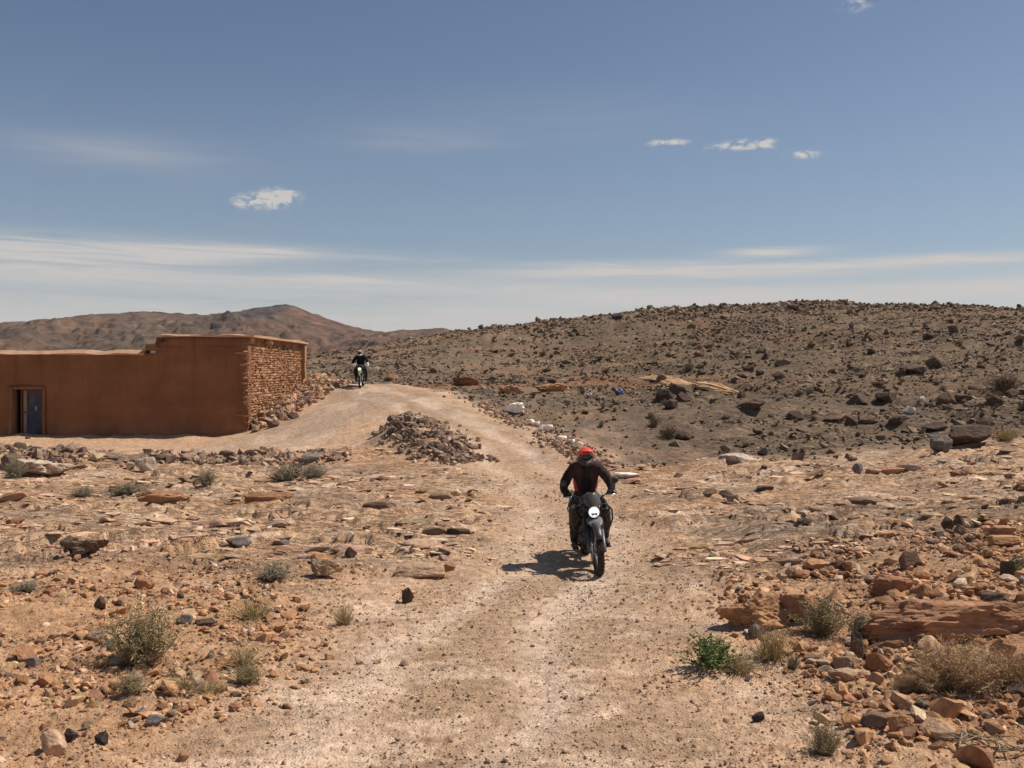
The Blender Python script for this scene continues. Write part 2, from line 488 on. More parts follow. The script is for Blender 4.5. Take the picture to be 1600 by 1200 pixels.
class MB:
    """collects simple shapes into one mesh"""

    def __init__(s):
        s.v = []
        s.f = []
        s.sm = []

    def _add(s, vs, fs, smooth=False):
        k = len(s.v)
        s.v += [tuple(p) for p in vs]
        s.f += [tuple(i + k for i in f) for f in fs]
        s.sm += [smooth] * len(fs)

    def box(s, c, d, rot=None, taper=1.0):
        hx, hy, hz = d[0] / 2, d[1] / 2, d[2] / 2
        P = []
        for z in (-1, 1):
            k = 1.0 if z < 0 else taper
            for x, y in ((-1, -1), (1, -1), (1, 1), (-1, 1)):
                P.append(Vector((x * hx * k, y * hy * k, z * hz)))
        M = Euler(rot).to_matrix() if rot else Matrix.Identity(3)
        P = [M @ p + Vector(c) for p in P]
        s._add(P, [(0, 3, 2, 1), (4, 5, 6, 7), (0, 1, 5, 4), (1, 2, 6, 5), (2, 3, 7, 6), (3, 0, 4, 7)])
        return s

    def tube(s, pts, rad, seg=8, caps=True, flat=(1, 1)):
        pts = [Vector(p) for p in pts]
        n = len(pts)
        if not hasattr(rad, '__len__'):
            rad = [rad] * n
        rings = []
        up = None
        for i, p in enumerate(pts):
            t = (pts[min(i + 1, n - 1)] - pts[max(i - 1, 0)]).normalized()
            if up is None:
                up = Vector((0, 0, 1)) if abs(t.z) < .9 else Vector((0, 1, 0))
            a = t.cross(up).normalized()
            b = a.cross(t).normalized()
            up = b
            rings.append([p + (a * math.cos(2 * math.pi * j / seg) * flat[0] + b * math.sin(2 * math.pi * j / seg) * flat[1]) * rad[i] for j in range(seg)])
        vs = [q for r in rings for q in r]
        fs = []
        for i in range(n - 1):
            for j in range(seg):
                fs.append((i * seg + j, i * seg + (j + 1) % seg, (i + 1) * seg + (j + 1) % seg, (i + 1) * seg + j))
        s._add(vs, fs, True)
        if caps:
            k = len(s.v) - n * seg
            s.f.append(tuple(k + j for j in range(seg))[::-1])
            s.f.append(tuple(k + (n - 1) * seg + j for j in range(seg)))
            s.sm += [False, False]
        return s

    def lathe(s, c, prof, axis='X', seg=24, arc=(0, 360)):
        """profile of (radius, offset along axis)"""
        full = abs(arc[1] - arc[0]) >= 360
        m = seg if full else seg + 1
        vs = []
        for j in range(m):
            a = R(arc[0] + (arc[1] - arc[0]) * j / seg)
            for r, o in prof:
                p = (o, r * math.cos(a), r * math.sin(a)) if axis == 'X' else ((r * math.cos(a), o, r * math.sin(a)) if axis == 'Y' else (r * math.cos(a), r * math.sin(a), o))
                vs.append(Vector(p) + Vector(c))
        k = len(prof)
        fs = []
        for j in range(seg):
            j2 = (j + 1) % m
            for i in range(k - 1):
                fs.append((j * k + i, j * k + i + 1, j2 * k + i + 1, j2 * k + i))
        s._add(vs, fs, True)
        return s

    def ellipsoid(s, c, r, seg=16, rings=10, keep=None, M=None):
        vs = []
        for i in range(rings + 1):
            e = math.pi * (i / rings - .5)
            for j in range(seg):
                a = 2 * math.pi * j / seg
                p = Vector((r[0] * math.cos(e) * math.cos(a), r[1] * math.cos(e) * math.sin(a), r[2] * math.sin(e)))
                if M is not None:
                    p = M @ p
                vs.append(p + Vector(c))
        fs = []
        for i in range(rings):
            for j in range(seg):
                em = math.degrees(math.pi * ((i + .5) / rings - .5))
                am = 360 * (j + .5) / seg
                if keep is None or keep(am, em):
                    fs.append((i * seg + j, i * seg + (j + 1) % seg, (i + 1) * seg + (j + 1) % seg, (i + 1) * seg + j))
        s._add(vs, fs, True)
        return s

    def loft(s, secs, caps=True, smooth=True):
        """list of equal-length point rings"""
        n, m = len(secs), len(secs[0])
        vs = [p for r in secs for p in r]
        fs = [(i * m + j, i * m + (j + 1) % m, (i + 1) * m + (j + 1) % m, (i + 1) * m + j) for i in range(n - 1) for j in range(m)]
        s._add(vs, fs, smooth)
        if caps:
            k = len(s.v) - n * m
            s.f.append(tuple(k + j for j in range(m))[::-1])
            s.f.append(tuple(k + (n - 1) * m + j for j in range(m)))
            s.sm += [False, False]
        return s

    def mesh(s, name, mat):
        me = bpy.data.meshes.new(name)
        me.from_pydata(s.v, [], s.f)
        me.polygons.foreach_set('use_smooth', s.sm)
        if mat is not None:
            me.materials.append(mat)
        me.update()
        return me

    def build(s, name, mat, parent=None, bevel=0, solid=0, sub=0):
        me = s.mesh(name, mat)
        bm = bmesh.new()
        bm.from_mesh(me)
        bmesh.ops.remove_doubles(bm, verts=bm.verts, dist=1e-5)
        bmesh.ops.recalc_face_normals(bm, faces=bm.faces)
        bm.to_mesh(me)
        bm.free()
        o = bpy.data.objects.new(name, me)
        link(o, parent)
        if sub:
            q = o.modifiers.new('sub', 'SUBSURF')
            q.levels = q.render_levels = sub
        if solid:
            q = o.modifiers.new('solid', 'SOLIDIFY')
            q.thickness = solid
            q.offset = -1
        if bevel:
            q = o.modifiers.new('bevel', 'BEVEL')
            q.width = bevel
            q.segments = 2
            q.limit_method = 'ANGLE'
        return o


def kids(o):
    return [c for c in bpy.data.objects if c.parent == o]


_tree_cache = {}


def copy_tree(o, parent=None):
    c = o.copy()
    COL.objects.link(c)
    c.parent = parent
    if o.name not in _tree_cache:
        _tree_cache[o.name] = [k.name for k in kids(o)]
    for ch in _tree_cache[o.name]:
        copy_tree(bpy.data.objects[ch], c)
    return c


# ------------------------------------------------------------------ materials
def principled(name, base=(.5, .5, .5), rough=.8, metal=0.0, spec=.3):
    m = bpy.data.materials.new(name)
    m.use_nodes = True
    t = NT(m.node_tree)
    b = m.node_tree.nodes['Principled BSDF']
    b.inputs['Base Color'].default_value = (*base, 1)
    b.inputs['Roughness'].default_value = rough
    b.inputs['Metallic'].default_value = metal
    b.inputs['Specular IOR Level'].default_value = spec
    return m, t, b


def mat_simple(name, base, rough=.6, metal=0.0, spec=.4, var=.12, scale=14, dust=.0, bump=.0):
    m, t, b = principled(name, base, rough, metal, spec)
    co = t.new('ShaderNodeTexCoord').outputs['Object']
    n = t.noise(co, scale, 5, .6)
    c = t.mix(t.mapr(n, .3, .7), tuple(max(0, q * (1 - var)) for q in base), tuple(min(1, q * (1 + var)) for q in base))
    if dust:
        n2 = t.noise(co, scale * .6, 6, .65)
        c = t.mix(t.mapr(n2, .42, .75, 0, dust), c, (.36, .25, .17))
        t.l.new(t.mapr(n2, .42, .75, rough, min(1, rough + .35)), b.inputs['Roughness'])
    t.l.new(c, b.inputs['Base Color'])
    if bump:
        bp = t.new('ShaderNodeBump')
        bp.inputs['Strength'].default_value = bump
        bp.inputs['Distance'].default_value = .01
        t.l.new(t.noise(co, scale * 4, 5, .6), bp.inputs['Height'])
        t.l.new(bp.outputs[0], b.inputs['Normal'])
    return m


def mat_ground():
    m, t, b = principled('desert_ground', rough=.95, spec=.12)
    a = t.new('ShaderNodeAttribute', attribute_name='tone')
    co = t.new('ShaderNodeTexCoord').outputs['Object']
    n1 = t.noise(co, 9, 6, .7)
    n2 = t.noise(co, 55, 4, .65)
    n3 = t.noise(co, 1.3, 5, .6)
    c = t.mix(t.mapr(n1, .32, .68), t.mix(1, a.outputs[0], (.74, .70, .68), 'MULTIPLY'), t.mix(1, a.outputs[0], (1.22, 1.22, 1.22), 'MULTIPLY'))
    c = t.mix(t.mapr(n2, .35, .7, 0, .45), c, t.mix(1, c, (.62, .57, .54), 'MULTIPLY'))
    c = t.mix(t.mapr(n3, .4, .65, 0, .35), c, t.mix(1, c, (1.12, 1.04, .98), 'MULTIPLY'))
    vo = t.new('ShaderNodeTexVoronoi')
    vo.inputs['Scale'].default_value = 34
    t.l.new(co, vo.inputs['Vector'])
    sepc = t.new('ShaderNodeSeparateColor')
    t.l.new(vo.outputs['Color'], sepc.inputs[0])
    spk = t.math('MULTIPLY', t.mapr(vo.outputs['Distance'], .42, .25), t.mapr(sepc.outputs[0], .62, .72))
    spd = t.math('MULTIPLY', t.mapr(vo.outputs['Distance'], .42, .25), t.mapr(sepc.outputs[1], .70, .78))
    c = t.mix(t.math('MULTIPLY', spk, .5), c, t.mix(1, c, (1.4, 1.42, 1.45), 'MULTIPLY'))
    c = t.mix(t.math('MULTIPLY', spd, .4), c, t.mix(1, c, (.45, .42, .42), 'MULTIPLY'))
    t.l.new(c, b.inputs['Base Color'])
    h = t.math('ADD', t.math('MULTIPLY', n1, 1.0), t.math('MULTIPLY', n2, .35))
    h = t.math('ADD', h, t.math('MULTIPLY', t.math('MINIMUM', vo.outputs['Distance'], .5), -.6))
    mp = t.new('ShaderNodeMapping')
    mp.inputs['Scale'].default_value = (1.1, 5.5, 3.0)
    t.l.new(co, mp.inputs[0])
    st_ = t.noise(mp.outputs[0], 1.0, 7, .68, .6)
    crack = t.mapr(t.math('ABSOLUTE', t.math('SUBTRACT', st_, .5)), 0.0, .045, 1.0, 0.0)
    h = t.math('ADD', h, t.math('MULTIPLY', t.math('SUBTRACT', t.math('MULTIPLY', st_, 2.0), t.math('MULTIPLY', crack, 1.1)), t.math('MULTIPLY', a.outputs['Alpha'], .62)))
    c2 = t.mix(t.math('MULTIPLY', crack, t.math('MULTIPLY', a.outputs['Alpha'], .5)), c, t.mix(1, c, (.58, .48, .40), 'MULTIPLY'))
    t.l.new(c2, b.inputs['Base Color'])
    bp = t.new('ShaderNodeBump')
    bp.inputs['Strength'].default_value = .85
    bp.inputs['Distance'].default_value = .045
    t.l.new(h, bp.inputs['Height'])
    t.l.new(bp.outputs[0], b.inputs['Normal'])
    return m


def mat_rock(name, base=None, scale=6, bump=.6, streak=False):
    """base None: colour read from the per-stone attribute"""
    m, t, b = principled(name, (.3, .3, .3), rough=.92, spec=.15)
    tc = t.new('ShaderNodeTexCoord')
    co = tc.outputs['Object']
    if base is None:
        src = t.new('ShaderNodeAttribute', attribute_name='tone').outputs[0]
    else:
        oi = t.new('ShaderNodeObjectInfo')
        src = t.mix(oi.outputs['Random'], tuple(q * .78 for q in base), tuple(q * 1.2 for q in base))
    n1 = t.noise(co, scale, 6, .65)
    n2 = t.noise(co, scale * 6, 4, .6)
    c = t.mix(t.mapr(n1, .3, .7), t.mix(1, src, (.68, .64, .62), 'MULTIPLY'), t.mix(1, src, (1.25, 1.22, 1.2), 'MULTIPLY'))
    c = t.mix(t.mapr(n2, .5, .75, 0, .5), c, t.mix(1, c, (.6, .55, .52), 'MULTIPLY'))
    h = t.math('ADD', n1, t.math('MULTIPLY', n2, .35))
    if streak:
        mp = t.new('ShaderNodeMapping')
        mp.inputs['Scale'].default_value = (.6, .6, 9)
        t.l.new(co, mp.inputs[0])
        n3 = t.noise(mp.outputs[0], 3, 5, .6, .4)
        c = t.mix(t.mapr(n3, .4, .65, 0, .55), c, t.mix(1, c, (1.35, 1.3, 1.25), 'MULTIPLY'))
        h = t.math('ADD', h, t.math('MULTIPLY', n3, .9))
    t.l.new(c, b.inputs['Base Color'])
    bp = t.new('ShaderNodeBump')
    bp.inputs['Strength'].default_value = bump
    bp.inputs['Distance'].default_value = .05
    t.l.new(h, bp.inputs['Height'])
    t.l.new(bp.outputs[0], b.inputs['Normal'])
    return m


M = {}
M['ground'] = mat_ground()
M['stones'] = mat_rock('loose_stone', None, 7)
M['orange'] = mat_rock('orange_sandstone', (.45, .245, .125))
M['tan'] = mat_rock('tan_sandstone', (.46, .31, .20))
M['strata'] = mat_rock('layered_red_sandstone', (.36, .195, .11), 2.2, .8, True)
M['dark'] = mat_rock('dark_brown_rock', (.130, .088, .064))
M['brown'] = mat_rock('brown_rock', (.21, .14, .095))
M['grey'] = mat_rock('grey_rock', (.19, .165, .148))
M['black'] = mat_rock('near_black_rock', (.075, .060, .054))
M['white'] = mat_rock('white_rock', (.92, .82, .70), bump=.25)
M['palest'] = mat_rock('pale_rock', (.55, .44, .34))

# ------------------------------------------------------------------ ground mesh
tt = np.concatenate([-np.geomspace(1.7, .615, 34)[:-1], np.linspace(-.612, .612, 760), np.geomspace(.615, 1.7, 34)[1:]])
dd = [3.2]
while dd[-1] < 128:
    d = dd[-1]
    dd.append(d * (1.02 if d < 6.2 else (1.0052 if d < 34 else 1.0062)))
while dd[-1] < 2900:
    dd.append(dd[-1] * 1.07)
dd = np.array(dd)
T_, D_ = np.meshgrid(tt, dd)
GX, GY = (T_ * D_), D_
GZ = H(GX, GY)
GC = ground_colour(GX, GY)
nr, nc = GX.shape
idx = np.arange(nr * nc).reshape(nr, nc)
F = np.stack([idx[:-1, :-1], idx[:-1, 1:], idx[1:, 1:], idx[1:, :-1]], -1).reshape(-1, 4)
V = np.stack([GX, GY, GZ], -1).reshape(-1, 3)
# patch behind and beside the viewer
bx, by = np.meshgrid(np.linspace(-90, 90, 90), np.linspace(-80, 3.6, 50))
bz = H0(bx, np.clip(by, 1, 10)) - .03
bc = ground_colour(bx, by)
bi = np.arange(bx.size).reshape(bx.shape) + len(V)
V = np.vstack([V, np.stack([bx, by, bz], -1).reshape(-1, 3)])
F = np.vstack([F, np.stack([bi[:-1, :-1], bi[:-1, 1:], bi[1:, 1:], bi[1:, :-1]], -1).reshape(-1, 4)])
gc = np.vstack([GC.reshape(-1, 3), bc.reshape(-1, 3)])
mk_ = masks(GX, GY)
gc = np.hstack([gc, np.concatenate([np.clip(mk_['rock'] + .9 * mk_['hill'] * ss(GX, 2, 6), 0, 1).ravel(), np.zeros(bx.size)])[:, None]])
ground = bpy.data.objects.new('ground', np_mesh('ground', V, F, M['ground'], True, gc))
link(ground)
tag(ground, kind='structure')

_logd = np.log(dd)


def ground_z(x, y):
    """height of the built ground mesh (bilinear in its own grid)"""
    x = np.atleast_1d(np.asarray(x, float))
    y = np.atleast_1d(np.asarray(y, float))
    t = x / np.maximum(y, .1)
    j = np.clip(np.searchsorted(tt, t) - 1, 0, nc - 2)
    i = np.clip(np.searchsorted(dd, y) - 1, 0, nr - 2)
    fj = np.clip((t - tt[j]) / (tt[j + 1] - tt[j]), 0, 1)
    fi = np.clip((y - dd[i]) / (dd[i + 1] - dd[i]), 0, 1)
    return (GZ[i, j] * (1 - fi) * (1 - fj) + GZ[i + 1, j] * fi * (1 - fj) + GZ[i, j + 1] * (1 - fi) * fj + GZ[i + 1, j + 1] * fi * fj)


_dray = np.geomspace(5.5, 125, 2400)


def at(px, py):
    """the point of the ground seen at a photo pixel"""
    x = (px - 800) / FPX * _dray
    z = CAM_H - (py - 580) / FPX * _dray
    g = ground_z(x, _dray)
    hit = np.nonzero(z <= g)[0]
    k = hit[0] if len(hit) else len(_dray) - 1
    return float(x[k]), float(_dray[k]), float(g[k])


# ------------------------------------------------------------------ far mountains
def build_mountain():
    sky_px = np.array([-2600, -1500, -900, -500, -200, 0, 60, 105, 150, 185, 220, 260, 330, 395, 425, 446, 462, 482, 512, 556, 600, 640, 690, 730, 800, 1000, 1300, 1700, 2600, 4200])
    sky_py = np.array([545, 530, 505, 522, 500, 508, 501, 497, 499, 490, 485, 488, 492, 485, 477.5, 475, 478, 487, 498, 512, 518, 515, 512, 519, 524, 535, 528, 540, 530, 545])
    D = 1400.0
    xs = np.concatenate([np.linspace(-3400, -1000, 60)[:-1], np.linspace(-1000, 200, 620), np.linspace(200, 3000, 70)[1:]])
    ys = np.concatenate([np.linspace(620, 1500, 230), np.linspace(1520, 2100, 14)])
    X, Y = np.meshgrid(xs, ys)
    wob = 70 * fbm(X * .0022, X * 0 + 3.3, 3, 91)
    ridge_y = D + wob
    px = 800 + X / ridge_y * FPX
    pyr = np.interp(px, sky_px, sky_py)
    # small irregularity on the skyline
    zr = (580 - pyr + 1.3 * fbm(px * .05, px * 0, 4, 92)) / FPX * ridge_y + CAM_H
    u = (Y - 640) / (ridge_y - 640)
    prof = np.where(u < 1, ss(np.clip(u, 0, 1), -.08, 1.12) * .93 + .07 * np.clip(u, 0, 1) ** 3, np.clip(1 - (u - 1) * 1.3, 0, 1))
    prof = np.clip(prof, 0, 1)
    gul = 1 - np.abs(fbm(X * .0065 + .002 * Y, Y * .0028, 5, 93))
    gul2 = np.abs(fbm(X * .022, Y * .012, 4, 95))
    env = np.clip(np.sin(np.clip(u, 0, 1) * math.pi), 0, 1)
    Z = zr * prof + env * ((gul - .75) * 22 + gul2 * 6 - 2) * (zr / 95)
    # layered outcrops
    st = Z / 9.0 + .8 * fbm(X * .004, Y * .004, 3, 97)
    f = st - np.floor(st)
    Z = Z + env * (ss(f, 0, .25) - f) * 6.0 * ss(fbm(X * .005, Y * .005, 2, 98), -.1, .3)
    Z = Z + np.clip(1.1 - u, 0, 1) * ss(u, 0, .15) * (5.0 * np.abs(fbm(X * .045, Y * .03, 4, 96)) + 1.0 * fbm(X * .11, Y * .08, 3, 94))
    Z = np.maximum(Z, -3)
    pxx = 800 + X / Y * FPX
    c0 = np.array((.128, .084, .060))
    c = np.ones(X.shape + (3,)) * c0
    n = fbm(X * .006, Y * .006, 4, 100)
    L = lambda a, b, t: a * (1 - t[..., None]) + b * t[..., None]
    c = L(c, np.array((.118, .086, .062)), ss(n, -.1, .4) * .7)
    c = L(c, np.array((.17, .105, .070)), ss(fbm(X * .01, Y * .01, 3, 101), .1, .5) * .7)
    c = L(c, np.array((.12, .085, .07)), ss(f, .0, .2) * ss(f, .45, .25) * .65 * ss(fbm(X * .008, Y * .008, 2, 99), -.1, .3))
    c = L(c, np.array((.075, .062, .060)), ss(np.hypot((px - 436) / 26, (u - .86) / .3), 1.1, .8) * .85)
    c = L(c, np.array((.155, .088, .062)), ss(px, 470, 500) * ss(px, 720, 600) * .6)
    c = L(c, np.array((.085, .062, .05)), ss(fbm(X * .03, Y * .02, 4, 105), .15, .5) * .55)
    c = c * (1 + .28 * fbm(X * .05, Y * .03, 4, 102))[..., None]
    i2 = np.arange(X.size).reshape(X.shape)
    Fm = np.stack([i2[:-1, :-1], i2[:-1, 1:], i2[1:, 1:], i2[1:, :-1]], -1).reshape(-1, 4)
    m, t, b = principled('mountain_rock', rough=.95, spec=.05)
    a = t.new('ShaderNodeAttribute', attribute_name='tone')
    co = t.new('ShaderNodeTexCoord').outputs['Object']
    n1 = t.noise(co, .06, 7, .65)
    cc = t.mix(t.mapr(n1, .35, .65), t.mix(1, a.outputs[0], (.75, .75, .75), 'MULTIPLY'), t.mix(1, a.outputs[0], (1.22, 1.2, 1.18), 'MULTIPLY'))
    t.l.new(cc, b.inputs['Base Color'])
    bp = t.new('ShaderNodeBump')
    bp.inputs['Strength'].default_value = .7
    bp.inputs['Distance'].default_value = 6
    t.l.new(n1, bp.inputs['Height'])
    t.l.new(bp.outputs[0], b.inputs['Normal'])
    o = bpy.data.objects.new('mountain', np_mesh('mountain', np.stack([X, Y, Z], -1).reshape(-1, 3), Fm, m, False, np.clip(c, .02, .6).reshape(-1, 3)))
    link(o)
    tag(o, kind='structure')


build_mountain()

# ------------------------------------------------------------------ stone shapes
_ico = {}


def ico(n):
    if n not in _ico:
        bm = bmesh.new()
        bmesh.ops.create_icosphere(bm, subdivisions=n, radius=1)
        bm.verts.ensure_lookup_table()
        _ico[n] = (np.array([v.co[:] for v in bm.verts]), np.array([[v.index for v in f.verts] for f in bm.faces]))
        bm.free()
    return _ico[n]


def rock_shape(seed, n=2, planes=11, flat=.6, lump=.05, boxy=.0):
    """an angular stone: a ball cut by random planes, then roughened; fits about a unit radius"""
    r_ = np.random.default_rng(seed)
    U, Fc = ico(n)
    N = r_.normal(size=(planes, 3))
    N /= np.linalg.norm(N, axis=1)[:, None]
    if boxy:
        N = np.vstack([N * 1.0, [[1, .15, 0], [-1, .1, .1], [0, 1, .1], [0, -1, -.1], [0, .1, 1], [.1, 0, -1]]])
    dpl = r_.uniform(.50, .86, len(N))
    if boxy:
        dpl[-6:] = r_.uniform(.6, .75, 6)
    rad = np.full(len(U), 1.12)
    for nn, q in zip(N, dpl):
        dot = U @ nn
        rad = np.where(dot > .05, np.minimum(rad, q / np.maximum(dot, .05)), rad)
    P = U * rad[:, None]
    P[:, 2] *= flat
    if lump:
        k = r_.uniform(0, 50)
        P = P * (1 + lump * (fbm(P[:, 0] * 2.3 + k, P[:, 1] * 2.3 + P[:, 2] * 1.7, 3, 7) + .5 * fbm(P[:, 0] * 7 + k, P[:, 2] * 9 + P[:, 1] * 3, 2, 8)))[:, None]
    return P, Fc


def chip_shape(seed, npts=12):
    """sharp-edged chip: the hull of a few points on a rounded box"""
    r_ = np.random.default_rng(seed)
    while True:
        U = r_.normal(size=(npts, 3))
        U /= np.linalg.norm(U, axis=1)[:, None]
        P = U / (np.abs(U) ** 3.2).sum(1)[:, None] ** (1 / 3.2)
        bm = bmesh.new()
        for p in P:
            bm.verts.new(p)
        bmesh.ops.convex_hull(bm, input=bm.verts)
        bm.verts.index_update()
        bm.verts.ensure_lookup_table()
        fs = np.array([[v.index for v in f.verts] for f in bm.faces]) if len(bm.faces) == 2 * npts - 4 and all(len(f.verts) == 3 for f in bm.faces) else None
        Q = np.array([v.co[:] for v in bm.verts])
        bm.free()
        if fs is not None and len(Q) == npts:
            return Q * .85, fs


def scatter(name, X, Y, S, cols, level=1, flat=(.35, .75), sink=.25, variants=14, kind='stuff', parent=None, seed=0, aspect=(.6, 1.0), along=None, tilt=.22):
    """one object made of many small stones (nobody could count them)"""
    r_ = np.random.default_rng(100 + seed)
    n = len(X)
    Z = ground_z(X, Y)
    shapes = [chip_shape(seed * 50 + k, {0: 8, 1: 12, 2: 17}[level]) for k in range(variants)]
    P = np.stack([s_[0] for s_ in shapes])              # variants, nv, 3
    Fv = np.stack([s_[1] for s_ in shapes])             # variants, nf, 3
    nv = P.shape[1]
    vi = r_.integers(0, variants, n)
    Q = P[vi] * np.stack([np.ones(n), r_.uniform(*aspect, n), r_.uniform(*flat, n)], -1)[:, None, :] * S[:, None, None]
    # tilt
    a, b = r_.normal(0, tilt, n), r_.normal(0, tilt, n)
    Q[..., 2] += Q[..., 0] * a[:, None] + Q[..., 1] * b[:, None]
    th = r_.uniform(0, 2 * math.pi, n) if along is None else r_.normal(0, along, n)
    c, s_ = np.cos(th)[:, None], np.sin(th)[:, None]
    x, y = Q[..., 0] * c - Q[..., 1] * s_, Q[..., 0] * s_ + Q[..., 1] * c
    hz = np.abs(Q[..., 2]).max(1)
    Q = np.stack([x + X[:, None], y + Y[:, None], Q[..., 2] + (Z + hz * (1 - 2 * sink))[:, None]], -1)
    Fa = (Fv[vi] + (np.arange(n) * nv)[:, None, None]).reshape(-1, 3)
    cc = np.repeat(cols, nv, axis=0)
    o = bpy.data.objects.new(name, np_mesh(name, Q.reshape(-1, 3), Fa, M['stones'], False, cc))
    link(o, parent)
    if kind:
        tag(o, kind=kind)
    return o


def tones(n, palette, seed, jitter=.16):
    r_ = np.random.default_rng(seed)
    P = np.array([p[0] for p in palette], float)
    w = np.array([p[1] for p in palette], float)
    k = r_.choice(len(P), n, p=w / w.sum())
    return np.clip(P[k] * (1 + r_.normal(0, jitter, n))[:, None] * (1 + r_.normal(0, .03, (n, 3))), .015, .85)


def sample_zone(n, tr, dr, prob, seed, power=1.0):
    """points spread over the fan seen from the road, thinned by prob(x, y)"""
    r_ = np.random.default_rng(seed)
    X, Y = [], []
    got = 0
    for _ in range(60):
        d = np.sqrt(r_.uniform(dr[0] ** 2, dr[1] ** 2, 20000)) if power == 1 else (r_.uniform(dr[0] ** power, dr[1] ** power, 20000)) ** (1 / power)
        t = r_.uniform(*tr, 20000)
        x = t * d
        k = r_.uniform(0, 1, 20000) < prob(x, d)
        X.append(x[k])
        Y.append(d[k])
        got += k.sum()
        if got > n:
            break
    return np.concatenate(X)[:n], np.concatenate(Y)[:n]


in_building = lambda x, y: (x < -10.0) & (y > 36.4) & (y < 48)
PAL_O = [((.45, .25, .13), 6), ((.52, .34, .20), 3.5), ((.33, .18, .10), 2.5), ((.58, .43, .30), 1.2), ((.15, .105, .08), .55), ((.24, .19, .16), .25)]
PAL_H = [((.22, .162, .108), 6), ((.17, .125, .088), 3), ((.27, .20, .135), 4), ((.26, .16, .10), 1.2), ((.36, .275, .19), .9), ((.10, .076, .060), .9)]
PAL_B = [((.36, .25, .17), 4), ((.26, .18, .13), 3), ((.44, .31, .21), 3), ((.32, .18, .11), 2), ((.14, .10, .085), 1.4)]
PAL_G = [((.26, .20, .16), 4), ((.17, .13, .105), 3), ((.36, .27, .2), 2), ((.30, .18, .12), 2), ((.10, .08, .075), 1)]

_sa, _sb = at(1012, 592), at(1148, 618)


def straw_clear(x, y):
    return 1 - np.clip(bump_line(x, y, _sa[:2], _sb[:2], 1.3, 1.3, 6), 0, 1)


# hillside rubble
def p_hill(x, y):
    m = masks(x, y)
    cl_ = ss(fbm(x * .10, y * .30, 4, 110), -.35, .35)
    apron = np.maximum(ss(y - .1 * x, 33, 42), ss(x, 5, 10))
    return m['hill'] * (1 - m['road']) * (.25 + .75 * cl_) * straw_clear(x, y) * (.2 + .8 * apron) * (~in_building(x, y))


X, Y = sample_zone(70000, (-.60, .62), (24, 108), p_hill, 1, 1.6)
S = np.random.default_rng(2).lognormal(-2.35, .50, len(X)) * (.75 + .25 * ss(Y, 45, 80))
scatter('hillside_rubble', X, Y, np.clip(S, .05, .55), tones(len(X), PAL_H, 3), 0, (.30, .75), .30, seed=1, variants=30)
# crest stones that break the skyline
X, Y = sample_zone(2200, (-.06, .62), (78, 96), lambda x, y: .5 + .5 * ss(fbm(x * .2, y * .1, 2, 112), -.2, .3), 4)
scatter('crest_rubble', X, Y, np.clip(np.random.default_rng(5).lognormal(-1.95, .42, len(X)), .08, .40), tones(len(X), PAL_H[:3] + PAL_H[5:], 6), 1, (.5, 1.0), .2, seed=2)


# left rubble band, berm between the tracks, talus by the wall
def p_band(x, y):
    return np.exp(-((y - 27.0 + .03 * (x + 10)) / 1.1) ** 2) * ss(fbm(x * .5, y * .5, 2, 113), -.5, .2) * ss(-x, 4.2, 5.0)


X, Y = sample_zone(4200, (-.62, -.15), (24.0, 29.5), p_band, 7)
scatter('left_rubble_band', X, Y, np.clip(np.random.default_rng(8).lognormal(-2.75, .5, len(X)), .03, .26), tones(len(X), PAL_B, 9), 1, (.4, .9), .25, seed=3)


def p_berm(x, y):
    return np.clip(bump_line(x, y, (-3.4, 31.0), (-1.7, 26.0), .72, 1.1, 2.5), 0, 1) * ss(fbm(x * 1.2, y * 1.2, 3, 120), -.6, .2)


X, Y = sample_zone(4200, (-.15, -.01), (23.5, 33), p_berm, 10)
scatter('berm_rubble', X, Y, np.clip(np.random.default_rng(11).lognormal(-2.95, .5, len(X)), .02, .22), tones(len(X), [((.30, .215, .155), 4), ((.21, .15, .11), 3), ((.42, .31, .22), 2.5), ((.34, .21, .14), 1)], 12), 1, (.4, .9), .2, seed=4)


def p_talus(x, y):
    return np.clip(bump_line(x, y, (-9.7, 37.6), (-8.6, 48), .8, 1.1, 4), 0, 1) * (~in_building(x, y))


X, Y = sample_zone(2600, (-.27, -.15), (36.5, 49), p_talus, 13)
scatter('wall_foot_rubble', X, Y, np.clip(np.random.default_rng(14).lognormal(-2.6, .5, len(X)), .04, .32), tones(len(X), [((.42, .25, .14), 4), ((.3, .19, .12), 3), ((.2, .15, .12), 1), ((.5, .36, .25), 1.5)], 15), 1, (.5, .9), .2, seed=5)


# strip of dark gravel along the right edge of the track
def p_strip(x, y):
    return np.clip(bump_line(x, y, (-.8, 37), (2.4, 25.5), .7, 1.0, 4), 0, 1) * ss(fbm(x * .8, y * .8, 2, 114), -.5, .2)


X, Y = sample_zone(1500, (-.04, .12), (24, 38), p_strip, 16)
scatter('track_edge_rubble', X, Y, np.clip(np.random.default_rng(17).lognormal(-3.0, .4, len(X)), .02, .12), tones(len(X), PAL_B, 18), 0 + 1, (.4, .8), .25, seed=6)


# foreground rubble left and right
def p_fg(x, y):
    m = masks(x, y)
    return (m['fgl'] * .9 * ss(fbm(x * .6, y * .6, 3, 115), -.55, .25) + m['fgr'] * ss(fbm(x * .7, y * .9, 3, 116), -.6, .15))


X, Y = sample_zone(10500, (-.64, .64), (5.6, 19), p_fg, 19, 1.2)
S = np.clip(np.random.default_rng(20).lognormal(-3.6, .55, len(X)), .01, .13) * np.where(X > 0, 1.25, .95)
scatter('foreground_stones', X, Y, S, tones(len(X), PAL_O, 21), 2, (.35, .8), .34, seed=7)


